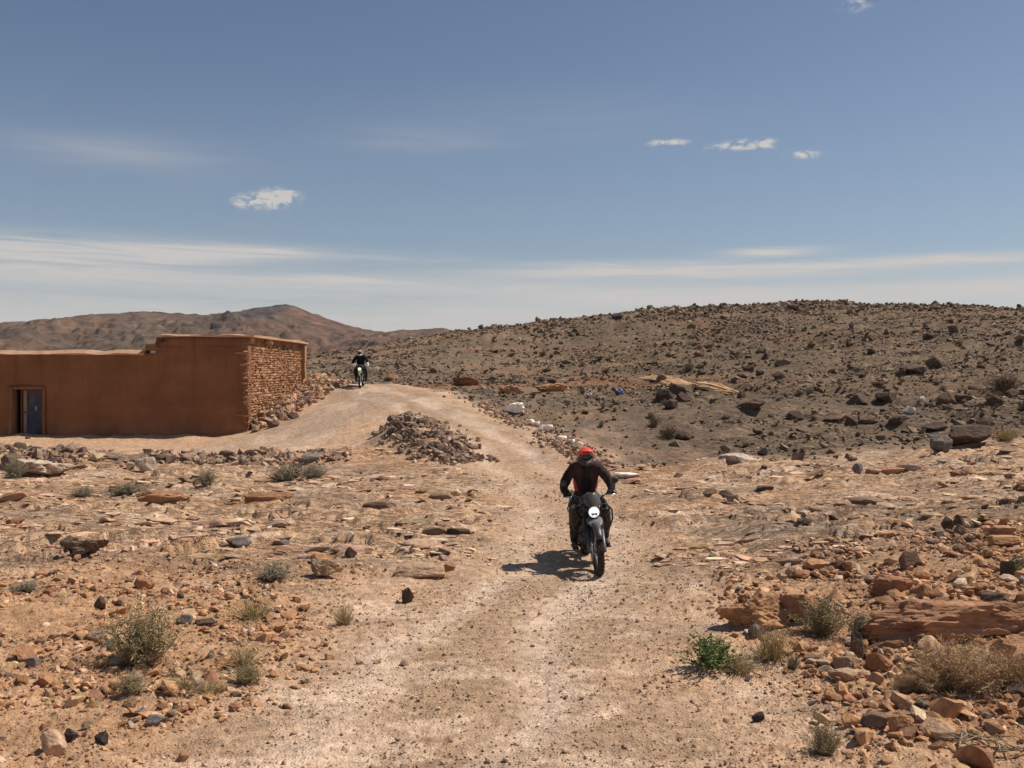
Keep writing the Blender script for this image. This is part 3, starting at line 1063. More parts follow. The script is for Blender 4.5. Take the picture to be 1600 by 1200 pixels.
# small pebbles everywhere near
def p_peb(x, y):
    m = masks(x, y)
    return (.35 + .65 * ss(fbm(x * .5, y * .7, 3, 117), -.2, .3) * (1 - .45 * m['road'])) * (1 - .75 * m['rock'] * ss(y, 13, 16))


X, Y = sample_zone(27000, (-.62, .62), (5.8, 24), p_peb, 22, .9)
m_ = masks(X, Y)
S = np.clip(np.random.default_rng(23).lognormal(-4.45, .45, len(X)), .005, .05) * (.7 + .03 * Y)
cols = tones(len(X), PAL_O, 24)
cols = cols * (1 - m_['road'][:, None] * .75) + np.array((.46, .34, .24)) * m_['road'][:, None] * .75 * (1 + np.random.default_rng(4).normal(0, .25, len(X)))[:, None]
scatter('gravel', X, Y, S, np.clip(cols, .02, .8), 0 + 1, (.4, .8), .25, seed=8)


# flat broken slabs of the bedrock
def p_slab(x, y):
    m = masks(x, y)
    return m['rock'] * ss(fbm(x * .35, y * .8, 3, 118), .0, .45)


X, Y = sample_zone(1500, (-.62, .62), (13, 27.5), p_slab, 25, 1.2)
S = np.clip(np.random.default_rng(26).lognormal(-2.6, .5, len(X)), .03, .30)
scatter('broken_bedrock_slabs', X, Y, S, tones(len(X), [((.52, .34, .21), 4), ((.60, .44, .30), 3), ((.36, .21, .13), 2), ((.18, .125, .09), .7)], 27), 1, (.16, .4), .3, seed=9, aspect=(.4, .8))

X, Y = sample_zone(1700, (-.62, .62), (13, 27.8), lambda x, y: masks(x, y)['rock'] * ss(fbm(x * .2, y * .7, 3, 119), -.15, .35), 28, 1.2)
S = np.clip(np.random.default_rng(29).lognormal(-2.25, .5, len(X)), .04, .40)
scatter('bedrock_ledges', X, Y, S, tones(len(X), [((.55, .375, .245), 6), ((.64, .47, .33), 3), ((.44, .275, .175), 2), ((.28, .19, .135), .8)], 30), 2, (.12, .26), .36, seed=10, aspect=(.25, .5), along=.16, tilt=.06)


# ------------------------------------------------------------------ mud building
def mat_mud(name, base, stain=.5, bump=.5):
    m, t, b = principled(name, base, .95, 0, .1)
    co = t.new('ShaderNodeTexCoord').outputs['Object']
    n1 = t.noise(co, .9, 5, .6)
    n2 = t.noise(co, 14, 6, .7)
    mp = t.new('ShaderNodeMapping')
    mp.inputs['Scale'].default_value = (.25, .25, 2.2)
    t.l.new(co, mp.inputs[0])
    n3 = t.noise(mp.outputs[0], 1.5, 5, .6)
    c = t.mix(t.mapr(n1, .3, .7), tuple(q * .86 for q in base), tuple(q * 1.12 for q in base))
    c = t.mix(t.mapr(n2, .45, .75, 0, stain), c, t.mix(1, c, (.74, .70, .68), 'MULTIPLY'))
    c = t.mix(t.mapr(n3, .45, .65, 0, .35), c, t.mix(1, c, (1.18, 1.14, 1.1), 'MULTIPLY'))
    # dust splashed up from the foot, rain streaks down from the top, old patches
    sx_ = t.new('ShaderNodeSeparateXYZ')
    t.l.new(co, sx_.inputs[0])
    foot = t.mapr(t.math('ADD', sx_.outputs[2], t.math('MULTIPLY', n1, -1.1)), .45, -.25, 0, .55)
    c = t.mix(foot, c, t.mix(1, c, (1.45, 1.5, 1.5), 'MULTIPLY'))
    mp2 = t.new('ShaderNodeMapping')
    mp2.inputs['Scale'].default_value = (2.6, 2.6, .22)
    t.l.new(co, mp2.inputs[0])
    n4 = t.noise(mp2.outputs[0], 1.4, 5, .65, .3)
    top_ = t.math('MULTIPLY', t.mapr(n4, .48, .68), t.mapr(sx_.outputs[2], 1.2, 3.4, .15, .75))
    c = t.mix(top_, c, t.mix(1, c, (.72, .68, .64), 'MULTIPLY'))
    n5 = t.noise(co, .45, 3, .5, .8)
    c = t.mix(t.mapr(n5, .52, .56, 0, .3), c, t.mix(1, c, (1.22, 1.15, 1.05), 'MULTIPLY'))
    vc = t.new('ShaderNodeTexVoronoi', feature='DISTANCE_TO_EDGE')
    vc.inputs['Scale'].default_value = 1.1
    dn = t.new('ShaderNodeVectorMath', operation='ADD')
    nn_ = t.new('ShaderNodeTexNoise')
    nn_.inputs['Scale'].default_value = 2.5
    t.l.new(co, nn_.inputs['Vector'])
    t.l.new(co, dn.inputs[0])
    t.l.new(nn_.outputs['Color'], dn.inputs[1])
    t.l.new(dn.outputs[0], vc.inputs['Vector'])
    ck_ = t.math('MULTIPLY', t.mapr(vc.outputs['Distance'], .0, .012, 1, 0), t.mapr(n1, .5, .6))
    c = t.mix(t.math('MULTIPLY', ck_, .5), c, t.mix(1, c, (.45, .4, .4), 'MULTIPLY'))
    t.l.new(c, b.inputs['Base Color'])
    bp = t.new('ShaderNodeBump')
    bp.inputs['Strength'].default_value = bump
    bp.inputs['Distance'].default_value = .05
    t.l.new(t.math('ADD', t.math('MULTIPLY', n1, 1.5), t.math('MULTIPLY', n2, .5)), bp.inputs['Height'])
    t.l.new(bp.outputs[0], b.inputs['Normal'])
    return m


M['mud'] = mat_mud('shaded_mud_plaster', (.235, .110, .056))  # wall mud, base colour darkened for the shaded front
M['mud_lip'] = mat_mud('sunlit_mud_render', (.50, .31, .20))  # the same mud as if in sun, brightness put into the colour
M['mud_dark'] = mat_mud('mud_mortar', (.40, .225, .125))
M['blue'] = mat_simple('blue_painted_steel', (.022, .038, .078), .55, 0, .4, .25, 3, dust=.35, bump=.2)
M['steel'] = mat_simple('worn_steel', (.35, .34, .33), .45, .8)
M['gap'] = mat_simple('sawn_timber', (.34, .24, .17), .9, bump=.3)
M['interior'] = mat_simple('dark_clay', (.14, .07, .04), .95)


def rough_slab(x0, x1, y0, y1, z0, z1, cell=.22, amp=.03, seed=0, skip=None, topamp=.0, xb=(), zb=()):
    """a hand-made wall block with softly uneven faces; skip(x, z) leaves an opening right through"""
    nx, ny, nz = [max(1, int(round(abs(q) / cell))) for q in (x1 - x0, y1 - y0, z1 - z0)]
    ny = max(1, min(ny, 4))
    xs, ys, zs = np.linspace(x0, x1, nx + 1), np.linspace(y0, y1, ny + 1), np.linspace(z0, z1, nz + 1)
    for arr, bs in ((xs, xb), (zs, zb)):
        for b_ in bs:
            arr[np.argmin(np.abs(arr - b_))] = b_
    solid = np.ones((nx, ny, nz), bool)
    if skip:
        for i in range(nx):
            for k in range(nz):
                if skip((xs[i] + xs[i + 1]) / 2, (zs[k] + zs[k + 1]) / 2):
                    solid[i, :, k] = False
    mb = MB()
    vid = {}

    def v(i, j, k):
        q = (i, j, k)
        if q not in vid:
            x, y, z = xs[i], ys[j], zs[k]
            ox = amp * float(fbm(y * 1.1 + seed, z * 1.1, 3, 200))
            oy = amp * float(fbm(x * .8 + seed, z * .9, 3, 201))
            oz = (topamp * float(fbm(x * .7 + seed, y * .7, 4, 202))) * ((z - z0) / (z1 - z0)) ** 3
            vid[q] = len(mb.v)
            mb.v.append((x + ox, y + oy, z + oz))
        return vid[q]
    S = lambda i, j, k: 0 <= i < nx and 0 <= j < ny and 0 <= k < nz and solid[i, j, k]
    for i in range(nx):
        for j in range(ny):
            for k in range(nz):
                if not solid[i, j, k]:
                    continue
                a = lambda *q: tuple(v(i + q_[0], j + q_[1], k + q_[2]) for q_ in q)
                if not S(i - 1, j, k): mb.f.append(a((0, 0, 0), (0, 0, 1), (0, 1, 1), (0, 1, 0)))
                if not S(i + 1, j, k): mb.f.append(a((1, 0, 0), (1, 1, 0), (1, 1, 1), (1, 0, 1)))
                if not S(i, j - 1, k): mb.f.append(a((0, 0, 0), (1, 0, 0), (1, 0, 1), (0, 0, 1)))
                if not S(i, j + 1, k): mb.f.append(a((0, 1, 0), (0, 1, 1), (1, 1, 1), (1, 1, 0)))
                if not S(i, j, k - 1): mb.f.append(a((0, 0, 0), (0, 1, 0), (1, 1, 0), (1, 0, 0)))
                if not S(i, j, k + 1): mb.f.append(a((0, 0, 1), (1, 0, 1), (1, 1, 1), (0, 1, 1)))
    mb.sm = [False] * len(mb.f)
    return mb


def build_house():
    b = empty('mud_building', (0, 0, 0))
    tag(b, 'long low mud plastered building with a blue door and a rubble stone end wall', 'building')
    # real coordinates: the empty sits at the near right corner
    ox, oy = -10.2, 37.0
    b.location = (ox, oy, .3)
    o3 = lambda o: (setattr(o, 'location', (-ox, -oy, -.3)), o)[1]
    DX0, DX1, DZ = -19.22, -18.08, 2.10          # door opening

    def skip(x, z):
        return DX0 < x < DX1 and z < DZ
    fw = rough_slab(-30, -10.17, 37.0, 37.45, -.6, 4.12, .2, .045, 1, topamp=.03, xb=(DX0, DX1, -13.75), zb=(DZ, 3.5),
                    skip=lambda x, z: (DX0 < x < DX1 and z < DZ) or (x < -13.75 and z > 3.5) or (x < -13.45 and z > 3.98))
    fw.sm = [True] * len(fw.f)
    o3(fw.build('front_wall', M['mud'], b))
    # lip on the wall top, sunlit brightness in its colour, overhanging a little
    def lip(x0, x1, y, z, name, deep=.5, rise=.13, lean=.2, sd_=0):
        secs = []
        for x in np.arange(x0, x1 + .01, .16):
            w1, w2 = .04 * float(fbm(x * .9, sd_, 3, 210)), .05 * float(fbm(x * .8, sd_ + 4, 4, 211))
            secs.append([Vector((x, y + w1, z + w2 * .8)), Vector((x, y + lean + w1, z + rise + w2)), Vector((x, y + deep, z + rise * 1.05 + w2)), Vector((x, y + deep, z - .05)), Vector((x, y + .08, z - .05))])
        m2 = MB()
        m2.loft(secs, smooth=False)
        return o3(m2.build(name, M['mud_lip'], b))
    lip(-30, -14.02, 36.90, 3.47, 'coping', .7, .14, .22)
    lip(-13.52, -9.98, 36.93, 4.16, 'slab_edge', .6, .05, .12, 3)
    # flat roofs
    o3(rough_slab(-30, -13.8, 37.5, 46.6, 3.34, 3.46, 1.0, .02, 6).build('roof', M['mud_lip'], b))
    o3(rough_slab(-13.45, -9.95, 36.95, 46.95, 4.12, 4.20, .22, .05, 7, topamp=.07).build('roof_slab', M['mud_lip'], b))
    # left step of the raised end
    o3(rough_slab(-14.12, -13.70, 36.95, 37.5, 3.60, 3.86, .12, .05, 8, topamp=.04).build('parapet_step', M['mud'], b))
    o3(rough_slab(-13.95, -10.35, 36.965, 37.02, 3.62, 3.72, .12, .02, 9, topamp=.02).build('plaster_ridge', M['mud'], b))
    # back and left walls
    o3(rough_slab(-30, -10.3, 46.6, 46.9, -.6, 3.5, .6, .04, 10).build('back_wall', M['mud'], b))
    o3(rough_slab(-30.4, -30, 37, 46.9, -.6, 3.5, .6, .04, 11).build('left_wall', M['mud'], b))
    o3(rough_slab(-13.9, -13.6, 37.45, 46.6, 3.46, 4.12, .5, .03, 12).build('inner_wall', M['mud'], b))
    # doorway: raised surround, frame, open gap of pale timber, blue leaf
    sur = MB()
    for q in (rough_slab(DX0 - .17, DX0, 36.94, 37.02, .0, DZ + .13, .2, .02, 13), rough_slab(DX1, DX1 + .10, 36.945, 37.02, .0, DZ + .13, .2, .02, 14), rough_slab(DX0, DX1, 36.93, 37.02, DZ, DZ + .12, .2, .02, 15)):
        k = len(sur.v)
        sur.v += q.v
        sur.f += [tuple(i + k for i in f) for f in q.f]
        sur.sm += [True] * len(q.f)
    o3(sur.build('door_surround', M['mud'], b))
    fr = MB()
    fr.box((DX0 + .20, 37.24, 1.16), (.05, .06, 1.86))
    fr.box((DX1 - .03, 37.24, 1.16), (.05, .06, 1.86))
    fr.box(((DX0 + DX1) / 2 + .1, 37.24, 2.065), (.97, .06, .05))
    fr.box((DX0 + .30, 37.24, 1.2), (.15, .05, .05))
    o3(fr.build('door_frame', M['interior'], b, bevel=.006))
    o3(MB().box((DX0 + .31, 37.30, 1.14), (.13, .03, 1.80)).build('side_board', M['gap'], b, bevel=.005))
    dr = o3(MB().box((DX1 - .405, 37.27, 1.14), (.68, .045, 1.80)).build('door', M['blue'], b, bevel=.008))
    d2 = MB()
    for zc, hh in ((.68, .78), (1.58, .72)):
        d2.box((DX1 - .405, 37.243, zc), (.54, .012, .02)) if False else None
        for dz_ in (-hh / 2, hh / 2):
            d2.box((DX1 - .405, 37.242, zc + dz_), (.56, .014, .03))
        for dx_ in (-.28, .28):
            d2.box((DX1 - .405 + dx_, 37.242, zc), (.03, .014, hh))
    d2.build('panel_moulding', M['blue'], dr)
    hd = MB()
    hd.box((DX1 - .38, 37.236, 1.36), (.05, .018, .16))
    hd.tube([(DX1 - .38, 37.22, 1.38), (DX1 - .38, 37.19, 1.38), (DX1 - .30, 37.19, 1.38)], .012, 6)
    hd.build('handle', M['steel'], dr)
    # dark floor and rear of the doorway so the gap reads as a room
    o3(rough_slab(-30, -10.4, 37.45, 46.6, -.2, .28, 1.2, .0, 16).build('floor', M['interior'], b))
    # end wall: mortar core with a face of stones
    o3(rough_slab(-10.62, -10.30, 37.3, 46.7, -.4, 4.12, .3, .03, 17).build('end_wall_core', M['mud_dark'], b))
    o3(rough_slab(-10.32, -10.02, 46.45, 46.8, 1.2, 4.12, .2, .03, 18).build('corner_pier', M['mud_dark'], b))
    r_ = random.Random(3)
    shapes = [rock_shape(900 + k, 3, 7, 1.0, .05, True) for k in range(10)]
    lows = [rock_shape(900 + k, 2, 7, 1.0, .0, True) for k in range(10)]
    stone_mats = [mat_rock('wall_stone_' + n, c, 9) for n, c in (('ochre', (.43, .245, .135)), ('rust', (.38, .205, .115)), ('tan', (.47, .285, .165)))]
    meshes = [[np_mesh('stone', p * .5, f, m_, False) for m_ in stone_mats] for p, f in lows]
    items = []
    z = .12
    while z < 3.95:
        h = r_.uniform(.08, .15)
        y = 36.98 + r_.uniform(-.06, .05)
        while y < 46.3:
            l = r_.uniform(.12, .34)
            if z < 3.72 or r_.random() < .25:
                items.append((y + l / 2, z + h / 2, l, h, r_.uniform(.14, .26)))
            y += l * .94
        z += h * .93
    vis = [q for q in items if q[1] > float(ground_z(-9.9, q[0])[0]) - .1]
    vis.sort(key=lambda q: -q[2] * q[3] / q[0] ** 3)
    big = [q for q in vis if q[2] * FPX * 10 / q[0] ** 2 > 0][:290]
    rest = [q for q in vis if q not in set(big)]
    for (y, z, l, h, dp) in big:
        o = bpy.data.objects.new('stone', meshes[r_.randrange(10)][r_.randrange(3)])
        link(o, b)
        o.location = (-10.30 + dp * .12 - ox + r_.uniform(-.02, .03), y - oy, z - .3)
        o.scale = (dp * 1.5, l * 1.35, h * 1.4)
        o.rotation_euler = (r_.gauss(0, .22), r_.gauss(0, .15), r_.gauss(0, .2))
    Vs, Fs, Cs = [], [], []
    nv = 0
    for (y, z, l, h, dp) in rest:
        p, f = lows[r_.randrange(10)]
        q = p * .5 * np.array((dp * 1.5, l * 1.35, h * 1.4))
        a = r_.gauss(0, .22)
        q = np.stack([q[:, 0], q[:, 1] * math.cos(a) - q[:, 2] * math.sin(a), q[:, 1] * math.sin(a) + q[:, 2] * math.cos(a)], -1)
        Vs.append(q + np.array((-10.30 + dp * .12 - ox, y - oy, z - .3)))
        Fs.append(f + nv)
        nv += len(p)
        Cs.append(np.repeat([np.array(r_.choice([(.43, .245, .135), (.38, .205, .115), (.47, .285, .165), (.34, .19, .105)])) * r_.uniform(.8, 1.15)], len(p), 0))
    o = bpy.data.objects.new('small_wall_stones', np_mesh('small_wall_stones', np.vstack(Vs), np.vstack(Fs), M['stones'], False, np.vstack(Cs)))
    link(o, b)
    tag(o, kind='stuff')
    # corner stones that poke out of the plaster
    for (z, w) in ((3.05, .5), (2.72, .3), (2.35, .36), (1.1, .55), (3.5, .7), (2.05, .22)):
        o = bpy.data.objects.new('corner_stone', meshes[r_.randrange(10)][0])
        link(o, b)
        o.location = (-w * .35 + .02, .03, z - .3)
        o.scale = (w, .26, .13)
    # stone pier standing in the shadow gap under the slab
    o = bpy.data.objects.new('slab_pier', meshes[3][2])
    link(o, b)
    o.location = (.02, 3.2, 3.72)
    o.scale = (.42, .95, .5)
    o = bpy.data.objects.new('slab_pier', meshes[5][2])
    link(o, b)
    o.location = (.0, .55, 3.74)
    o.scale = (.36, .8, .48)


build_house()


# ------------------------------------------------------------------ rocks that can be told apart
def put_rock(px, py, w, h, mat, label, seed=0, flat=None, depth=.7, rot=0, cat='rock', name='rock', lv=4, group=None, planes=10, sink=.2, lump=.05, tilt=(0, 0), boxy=False):
    """px, py: foot of the rock in the photo, w, h its size there"""
    x, y, z = at(px, py)
    k = y / FPX
    W_, H_ = w * k, h * k
    P, Fc = rock_shape(seed + 3000, lv, max(planes, 8) + 4, 1.0, lump, boxy)
    ext = P.max(0) - P.min(0)
    P = (P - (P.max(0) + P.min(0)) / 2) / ext
    Hh = H_ / (1 - sink)
    P = P * np.array((W_, W_ * depth, Hh))
    P[:, 2] += Hh * (.5 - sink)
    o = bpy.data.objects.new(name, np_mesh(name, P, Fc, M[mat], False))
    link(o)
    o.location = (x, y + W_ * depth * .3, z)
    o.rotation_euler = (tilt[0], tilt[1], rot)
    tag(o, label, cat, group)
    return o


ROCKS = [
    # px, foot y, width, height, material, label, options
    (1480, 1003, 250, 58, 'strata', 'long layered red sandstone ledge sticking out of the right bank', dict(depth=.32, lv=5, planes=9, boxy=True, lump=.16, name='rock_ledge', rot=-.03, sink=.25)),
    (1590, 985, 110, 42, 'strata', 'red block lying on the right end of the long sandstone ledge', dict(depth=.5, lv=5, boxy=True, lump=.12, name='rock_ledge')),
    (1183, 982, 112, 52, 'orange', 'big orange broken boulder at the left end of the right bank', dict(depth=.7, lump=.14, lv=5)),
    (1250, 972, 58, 44, 'strata', 'upright dark red block beside the orange boulder on the right bank', dict(boxy=True, lump=.08)),
    (1395, 930, 62, 30, 'strata', 'red-brown slab propped on edge above the long sandstone ledge', dict(boxy=True, depth=.5, lump=.08, tilt=(.1, .12))),
    (1440, 935, 34, 22, 'orange', 'small orange stone right beside the propped red-brown slab', {}),
    (1345, 1032, 26, 46, 'dark', 'dark pointed stone standing upright among the rubble of the right bank', dict(depth=.8)),
    (1368, 1052, 42, 30, 'strata', 'rust red tilted stone leaning at the foot of the dark upright stone', dict(tilt=(0, .5))),
    (1320, 1046, 46, 22, 'tan', 'pale arched stone left of the dark upright stone', dict(depth=.4, tilt=(0, .25))),
    (1325, 1064, 56, 16, 'tan', 'flat tan slab in front of the dark upright stone', dict(depth=.5)),
    (1372, 1138, 44, 22, 'brown', 'dark brown stone low on the right bank below the dry bushes', {}),
    (1408, 1143, 42, 24, 'orange', 'orange stone touching the dark brown stone low on the right bank', {}),
    (1185, 1128, 20, 14, 'black', 'small near-black stone alone on the right side of the track', {}),
    (1507, 1158, 15, 17, 'white', 'small white stone beside the fallen twigs', {}),
    (1424, 888, 28, 26, 'brown', 'brown pointed stone at the top edge of the right bank', dict(depth=.8)),
    (1395, 880, 26, 12, 'tan', 'low tan stone left of the brown pointed stone on the right bank', {}),
    (1482, 830, 20, 22, 'dark', 'left one of two dark pointed stones on the grey gravel', dict(planes=6)),
    (1500, 829, 20, 24, 'dark', 'right one of two dark pointed stones on the grey gravel', dict(planes=6)),
    (1475, 841, 30, 9, 'dark', 'low dark stone in front of the two pointed stones', {}),
    (1568, 838, 40, 16, 'strata', 'red slab at the right edge above the rubble bank', dict(boxy=True)),
    (1575, 855, 50, 16, 'orange', 'orange slab under the red slab at the right edge', dict(boxy=True)),
    (1585, 902, 40, 26, 'dark', 'dark block among orange rubble at the right edge', {}),
    (1560, 945, 48, 18, 'brown', 'brown slab on the rubble just above the right end of the ledge', {}),
    (1280, 890, 44, 15, 'orange', 'orange flat stone at the back of the right bank', {}),
    (1255, 905, 30, 14, 'strata', 'reddish flat stone at the back left of the right bank', {}),
    (1570, 1030, 40, 30, 'orange', 'squarish orange block under the right end of the ledge', dict(boxy=True)),
    (1340, 1010, 34, 11, 'palest', 'pale flat piece beside the dark upright stone', dict(boxy=True)),
    (508, 903, 54, 28, 'tan', 'tan boulder with an undercut dark foot in the left middle ground', dict(depth=.6, lump=.1, sink=.08)),
    (500, 880, 34, 14, 'orange', 'small orange slab leaning behind the tan boulder', dict(boxy=True, tilt=(0, .2))),
    (548, 872, 20, 16, 'dark', 'little dark stone to the right of the tan boulder', {}),
    (128, 868, 84, 24, 'brown', 'ragged dark ledge of rock beside the orange sand patch', dict(lv=5, lump=.28, planes=14, depth=.35, sink=.1, name='rock_ledge')),
    (106, 858, 34, 20, 'dark', 'dark knobbly rock at the left end of the ragged ledge', dict(lump=.2)),
    (372, 855, 46, 15, 'grey', 'low grey slab in the left middle ground', dict(depth=.6, sink=.3)),
    (438, 852, 26, 8, 'grey', 'thin grey slab right of the low grey slab', {}),
    (678, 836, 40, 11, 'brown', 'left one of two dark slabs edging a rock step near the track', dict(boxy=True, depth=.4)),
    (716, 835, 38, 9, 'dark', 'right one of two dark slabs edging a rock step near the track', dict(boxy=True, depth=.4)),
    (655, 902, 84, 20, 'tan', 'broad flat tan slab cracked off beside the track', dict(depth=.55, lump=.06, sink=.2, boxy=True)),
    (690, 893, 44, 14, 'strata', 'red-brown slab tucked behind the broad tan slab', dict(depth=.4, boxy=True)),
    (636, 942, 20, 24, 'dark', 'small dark ragged stone near the left edge of the track', dict(lump=.2)),
    (250, 783, 90, 16, 'strata', 'long red-brown ledge below the left rubble band', dict(depth=.3, boxy=True, lump=.15, name='rock_ledge', sink=.2)),
    (185, 770, 36, 12, 'strata', 'short red-brown ledge left of the long one', dict(depth=.4, boxy=True, name='rock_ledge')),
    (420, 782, 80, 12, 'strata', 'thin rust coloured ledge left of centre in the middle ground', dict(depth=.3, boxy=True, lump=.15, name='rock_ledge')),
    (592, 795, 54, 11, 'brown', 'thin dark brown ledge in front of the rubble mound', dict(depth=.4, boxy=True, name='rock_ledge')),
    (690, 780, 42, 9, 'brown', 'thin brown ledge in front of the right end of the rubble mound', dict(depth=.4, boxy=True, name='rock_ledge')),
    (20, 780, 46, 11, 'strata', 'rust coloured ledge at the left edge of the picture', dict(depth=.4, boxy=True, name='rock_ledge')),
    (60, 745, 90, 26, 'palest', 'whitish weathered outcrop in the left rubble band', dict(depth=.6, lump=.2, lv=5)),
    (15, 735, 40, 26, 'brown', 'dark rock at the far left of the rubble band', {}),
    (225, 738, 34, 24, 'palest', 'pale stone in the middle of the left rubble band', {}),
    (240, 1135, 30, 16, 'grey', 'blue-grey rounded stone in the left foreground', dict(planes=20)),
    (155, 1162, 22, 17, 'black', 'black stone in the left foreground', {}),
    (108, 1160, 22, 18, 'black', 'black angular stone behind the beige boulder in the foreground', {}),
    (78, 1182, 42, 38, 'tan', 'beige boulder in the bottom left foreground', dict(depth=.7)),
    (218, 1120, 24, 10, 'grey', 'small grey stone above the blue-grey rounded stone', {}),
    (45, 1042, 32, 14, 'grey', 'grey stone among orange gravel near the left edge', {}),
    (285, 975, 26, 14, 'grey', 'grey stone just behind the olive bush', {}),
    (318, 978, 34, 9, 'dark', 'flat dark stone to the right behind the olive bush', {}),
    (155, 952, 20, 20, 'dark', 'small dark upright stone behind the left orange rubble', {}),
    (225, 920, 34, 18, 'orange', 'orange stone at the back of the left orange rubble', {}),
    (150, 1000, 36, 18, 'tan', 'tan stone left of the olive bush', {}),
    (1175, 643, 42, 19, 'dark', 'large dark triangular boulder right of the straw heap', dict(planes=6, depth=.8, sink=.1)),
    (1069, 627, 26, 15, 'dark', 'rounded dark boulder below the straw heap', dict(planes=20)),
    (1038, 622, 26, 11, 'brown', 'brown boulder to the left below the straw heap', {}),
    (1522, 697, 76, 32, 'dark', 'very large dark wedge boulder at the foot of the hill on the right', dict(planes=6, depth=.7, sink=.1)),
    (1474, 706, 36, 26, 'grey', 'grey split rock with sharp edges left of the dark wedge boulder', dict(planes=7, lump=.1)),
    (1500, 690, 26, 17, 'grey', 'grey striped stone between the split rock and the dark wedge boulder', dict(planes=6)),
    (1462, 674, 40, 15, 'dark', 'dark boulder behind the grey split rock', {}),
    (1430, 584, 44, 17, 'dark', 'dark boulder high on the right of the hillside', {}),
    (1468, 575, 34, 18, 'dark', 'dark jagged boulder right of the other high on the hillside', dict(planes=6)),
    (1345, 632, 40, 16, 'dark', 'dark boulder on the hillside left of the white stones', {}),
    (1388, 629, 36, 16, 'dark', 'dark boulder between its neighbour and the white stones', {}),
    (1305, 657, 34, 11, 'brown', 'brown flat rock at the left end of the row of dark rocks', {}),
    (1335, 664, 28, 16, 'dark', 'second rock of the row of dark rocks below the white stones', {}),
    (1358, 661, 30, 14, 'brown', 'third rock of the row of dark rocks below the white stones', {}),
    (1405, 664, 34, 14, 'dark', 'last rock of the row of dark rocks below the white stones', {}),
    (1503, 628, 36, 13, 'dark', 'dark low boulder right of the small bright white stone', {}),
    (1558, 633, 28, 14, 'dark', 'dark boulder on the hillside near the right edge', {}),
    (1423, 646, 20, 11, 'white', 'white stone among the dark rocks of the lower hillside', {}),
    (1441, 628, 10, 9, 'white', 'small bright white stone up the hill from the larger white one', {}),
    (1160, 722, 66, 13, 'palest', 'flat pale slab at the foot of the hill', dict(depth=.6, sink=.3)),
    (1193, 712, 18, 12, 'black', 'black stone behind the flat pale slab', {}),
    (1386, 741, 52, 11, 'strata', 'dark red slab where the hill meets the bedrock', dict(depth=.5, boxy=True)),
    (1342, 738, 18, 14, 'grey', 'grey stone left of the dark red slab', {}),
    (1423, 737, 40, 9, 'brown', 'brown flat stone right of the dark red slab', {}),
    (980, 746, 44, 7, 'white', 'white flat slab beside the track behind the first rider', dict(depth=.7, sink=.3, boxy=True)),
    (1135, 775, 24, 9, 'dark', 'dark stone on the bedrock right of the track', {}),
    (1110, 772, 26, 8, 'brown', 'brown stone on the bedrock right of the track', {}),
    (1195, 766, 28, 6, 'dark', 'flat dark stone on the bedrock below the pale slab', {}),
    (1350, 787, 46, 9, 'brown', 'brown ledge over a strip of orange dirt on the right bedrock', dict(boxy=True, depth=.4, name='rock_ledge')),
    (965, 500, 18, 12, 'black', 'black boulder on the skyline left of the hilltop', dict(depth=.8)),
    (1240, 484, 22, 9, 'dark', 'dark boulder on the skyline at the hilltop', dict(depth=.8)),
    (730, 602, 50, 14, 'strata', 'red-brown rock outcrop at the near edge of the hill above the track', dict(lump=.2, depth=.5)),
    (800, 615, 40, 13, 'strata', 'rust coloured outcrop right of the first on the hill foot', dict(lump=.2, depth=.5)),
    (860, 612, 50, 14, 'orange', 'orange-brown outcrop furthest right above the grey gravel', dict(lump=.2, depth=.5)),
    (610, 593, 24, 8, 'orange', 'pale orange rock beside the track right of the far rider', {}),
    (427, 668, 20, 11, 'brown', 'dark rock fallen at the foot of the stone end wall', {}),
    (456, 655, 22, 10, 'dark', 'dark rock further along the foot of the stone end wall', {}),
    (42, 686, 8, 4, 'black', 'dark stone on the doorstep of the mud building', {}),
]
for i, (px, py, w, h, mt, lb, kw) in enumerate(ROCKS):
    put_rock(px, py, w, h, mt, lb, seed=i, **kw)

# white stones set along the edge of the track, each one its own
WS = [(803, 644, 26, 11, 'first and largest white stone of the row along the track, farthest away'), (828, 662, 12, 6, 'white stone second along the row from the far end'),
      (838, 665, 9, 6, 'small white stone third along the row from the far end'), (853, 673, 18, 8, 'white stone in the middle of the row along the track'),
      (878, 688, 12, 6, 'white stone past the middle of the row towards the rider'), (891, 694, 12, 7, 'white stone last but one in the row, behind the rider'),
      (903, 699, 14, 8, 'nearest white stone of the row, just behind the red helmet')]
for i, (px, py, w, h, lb) in enumerate(WS):
    put_rock(px, py + 2, w * 1.3, h * 1.45, 'white', lb, sink=.05, boxy=True, seed=300 + i, group='white stones marking the edge of the track', lv=3, name='white_stone', cat='stone')

# more single stones of the rubble, nearest and largest first
fam = {'orange': 5, 'tan': 3, 'strata': 2, 'palest': 1, 'brown': 1.5, 'dark': .4, 'grey': .25}


LOOSE = []


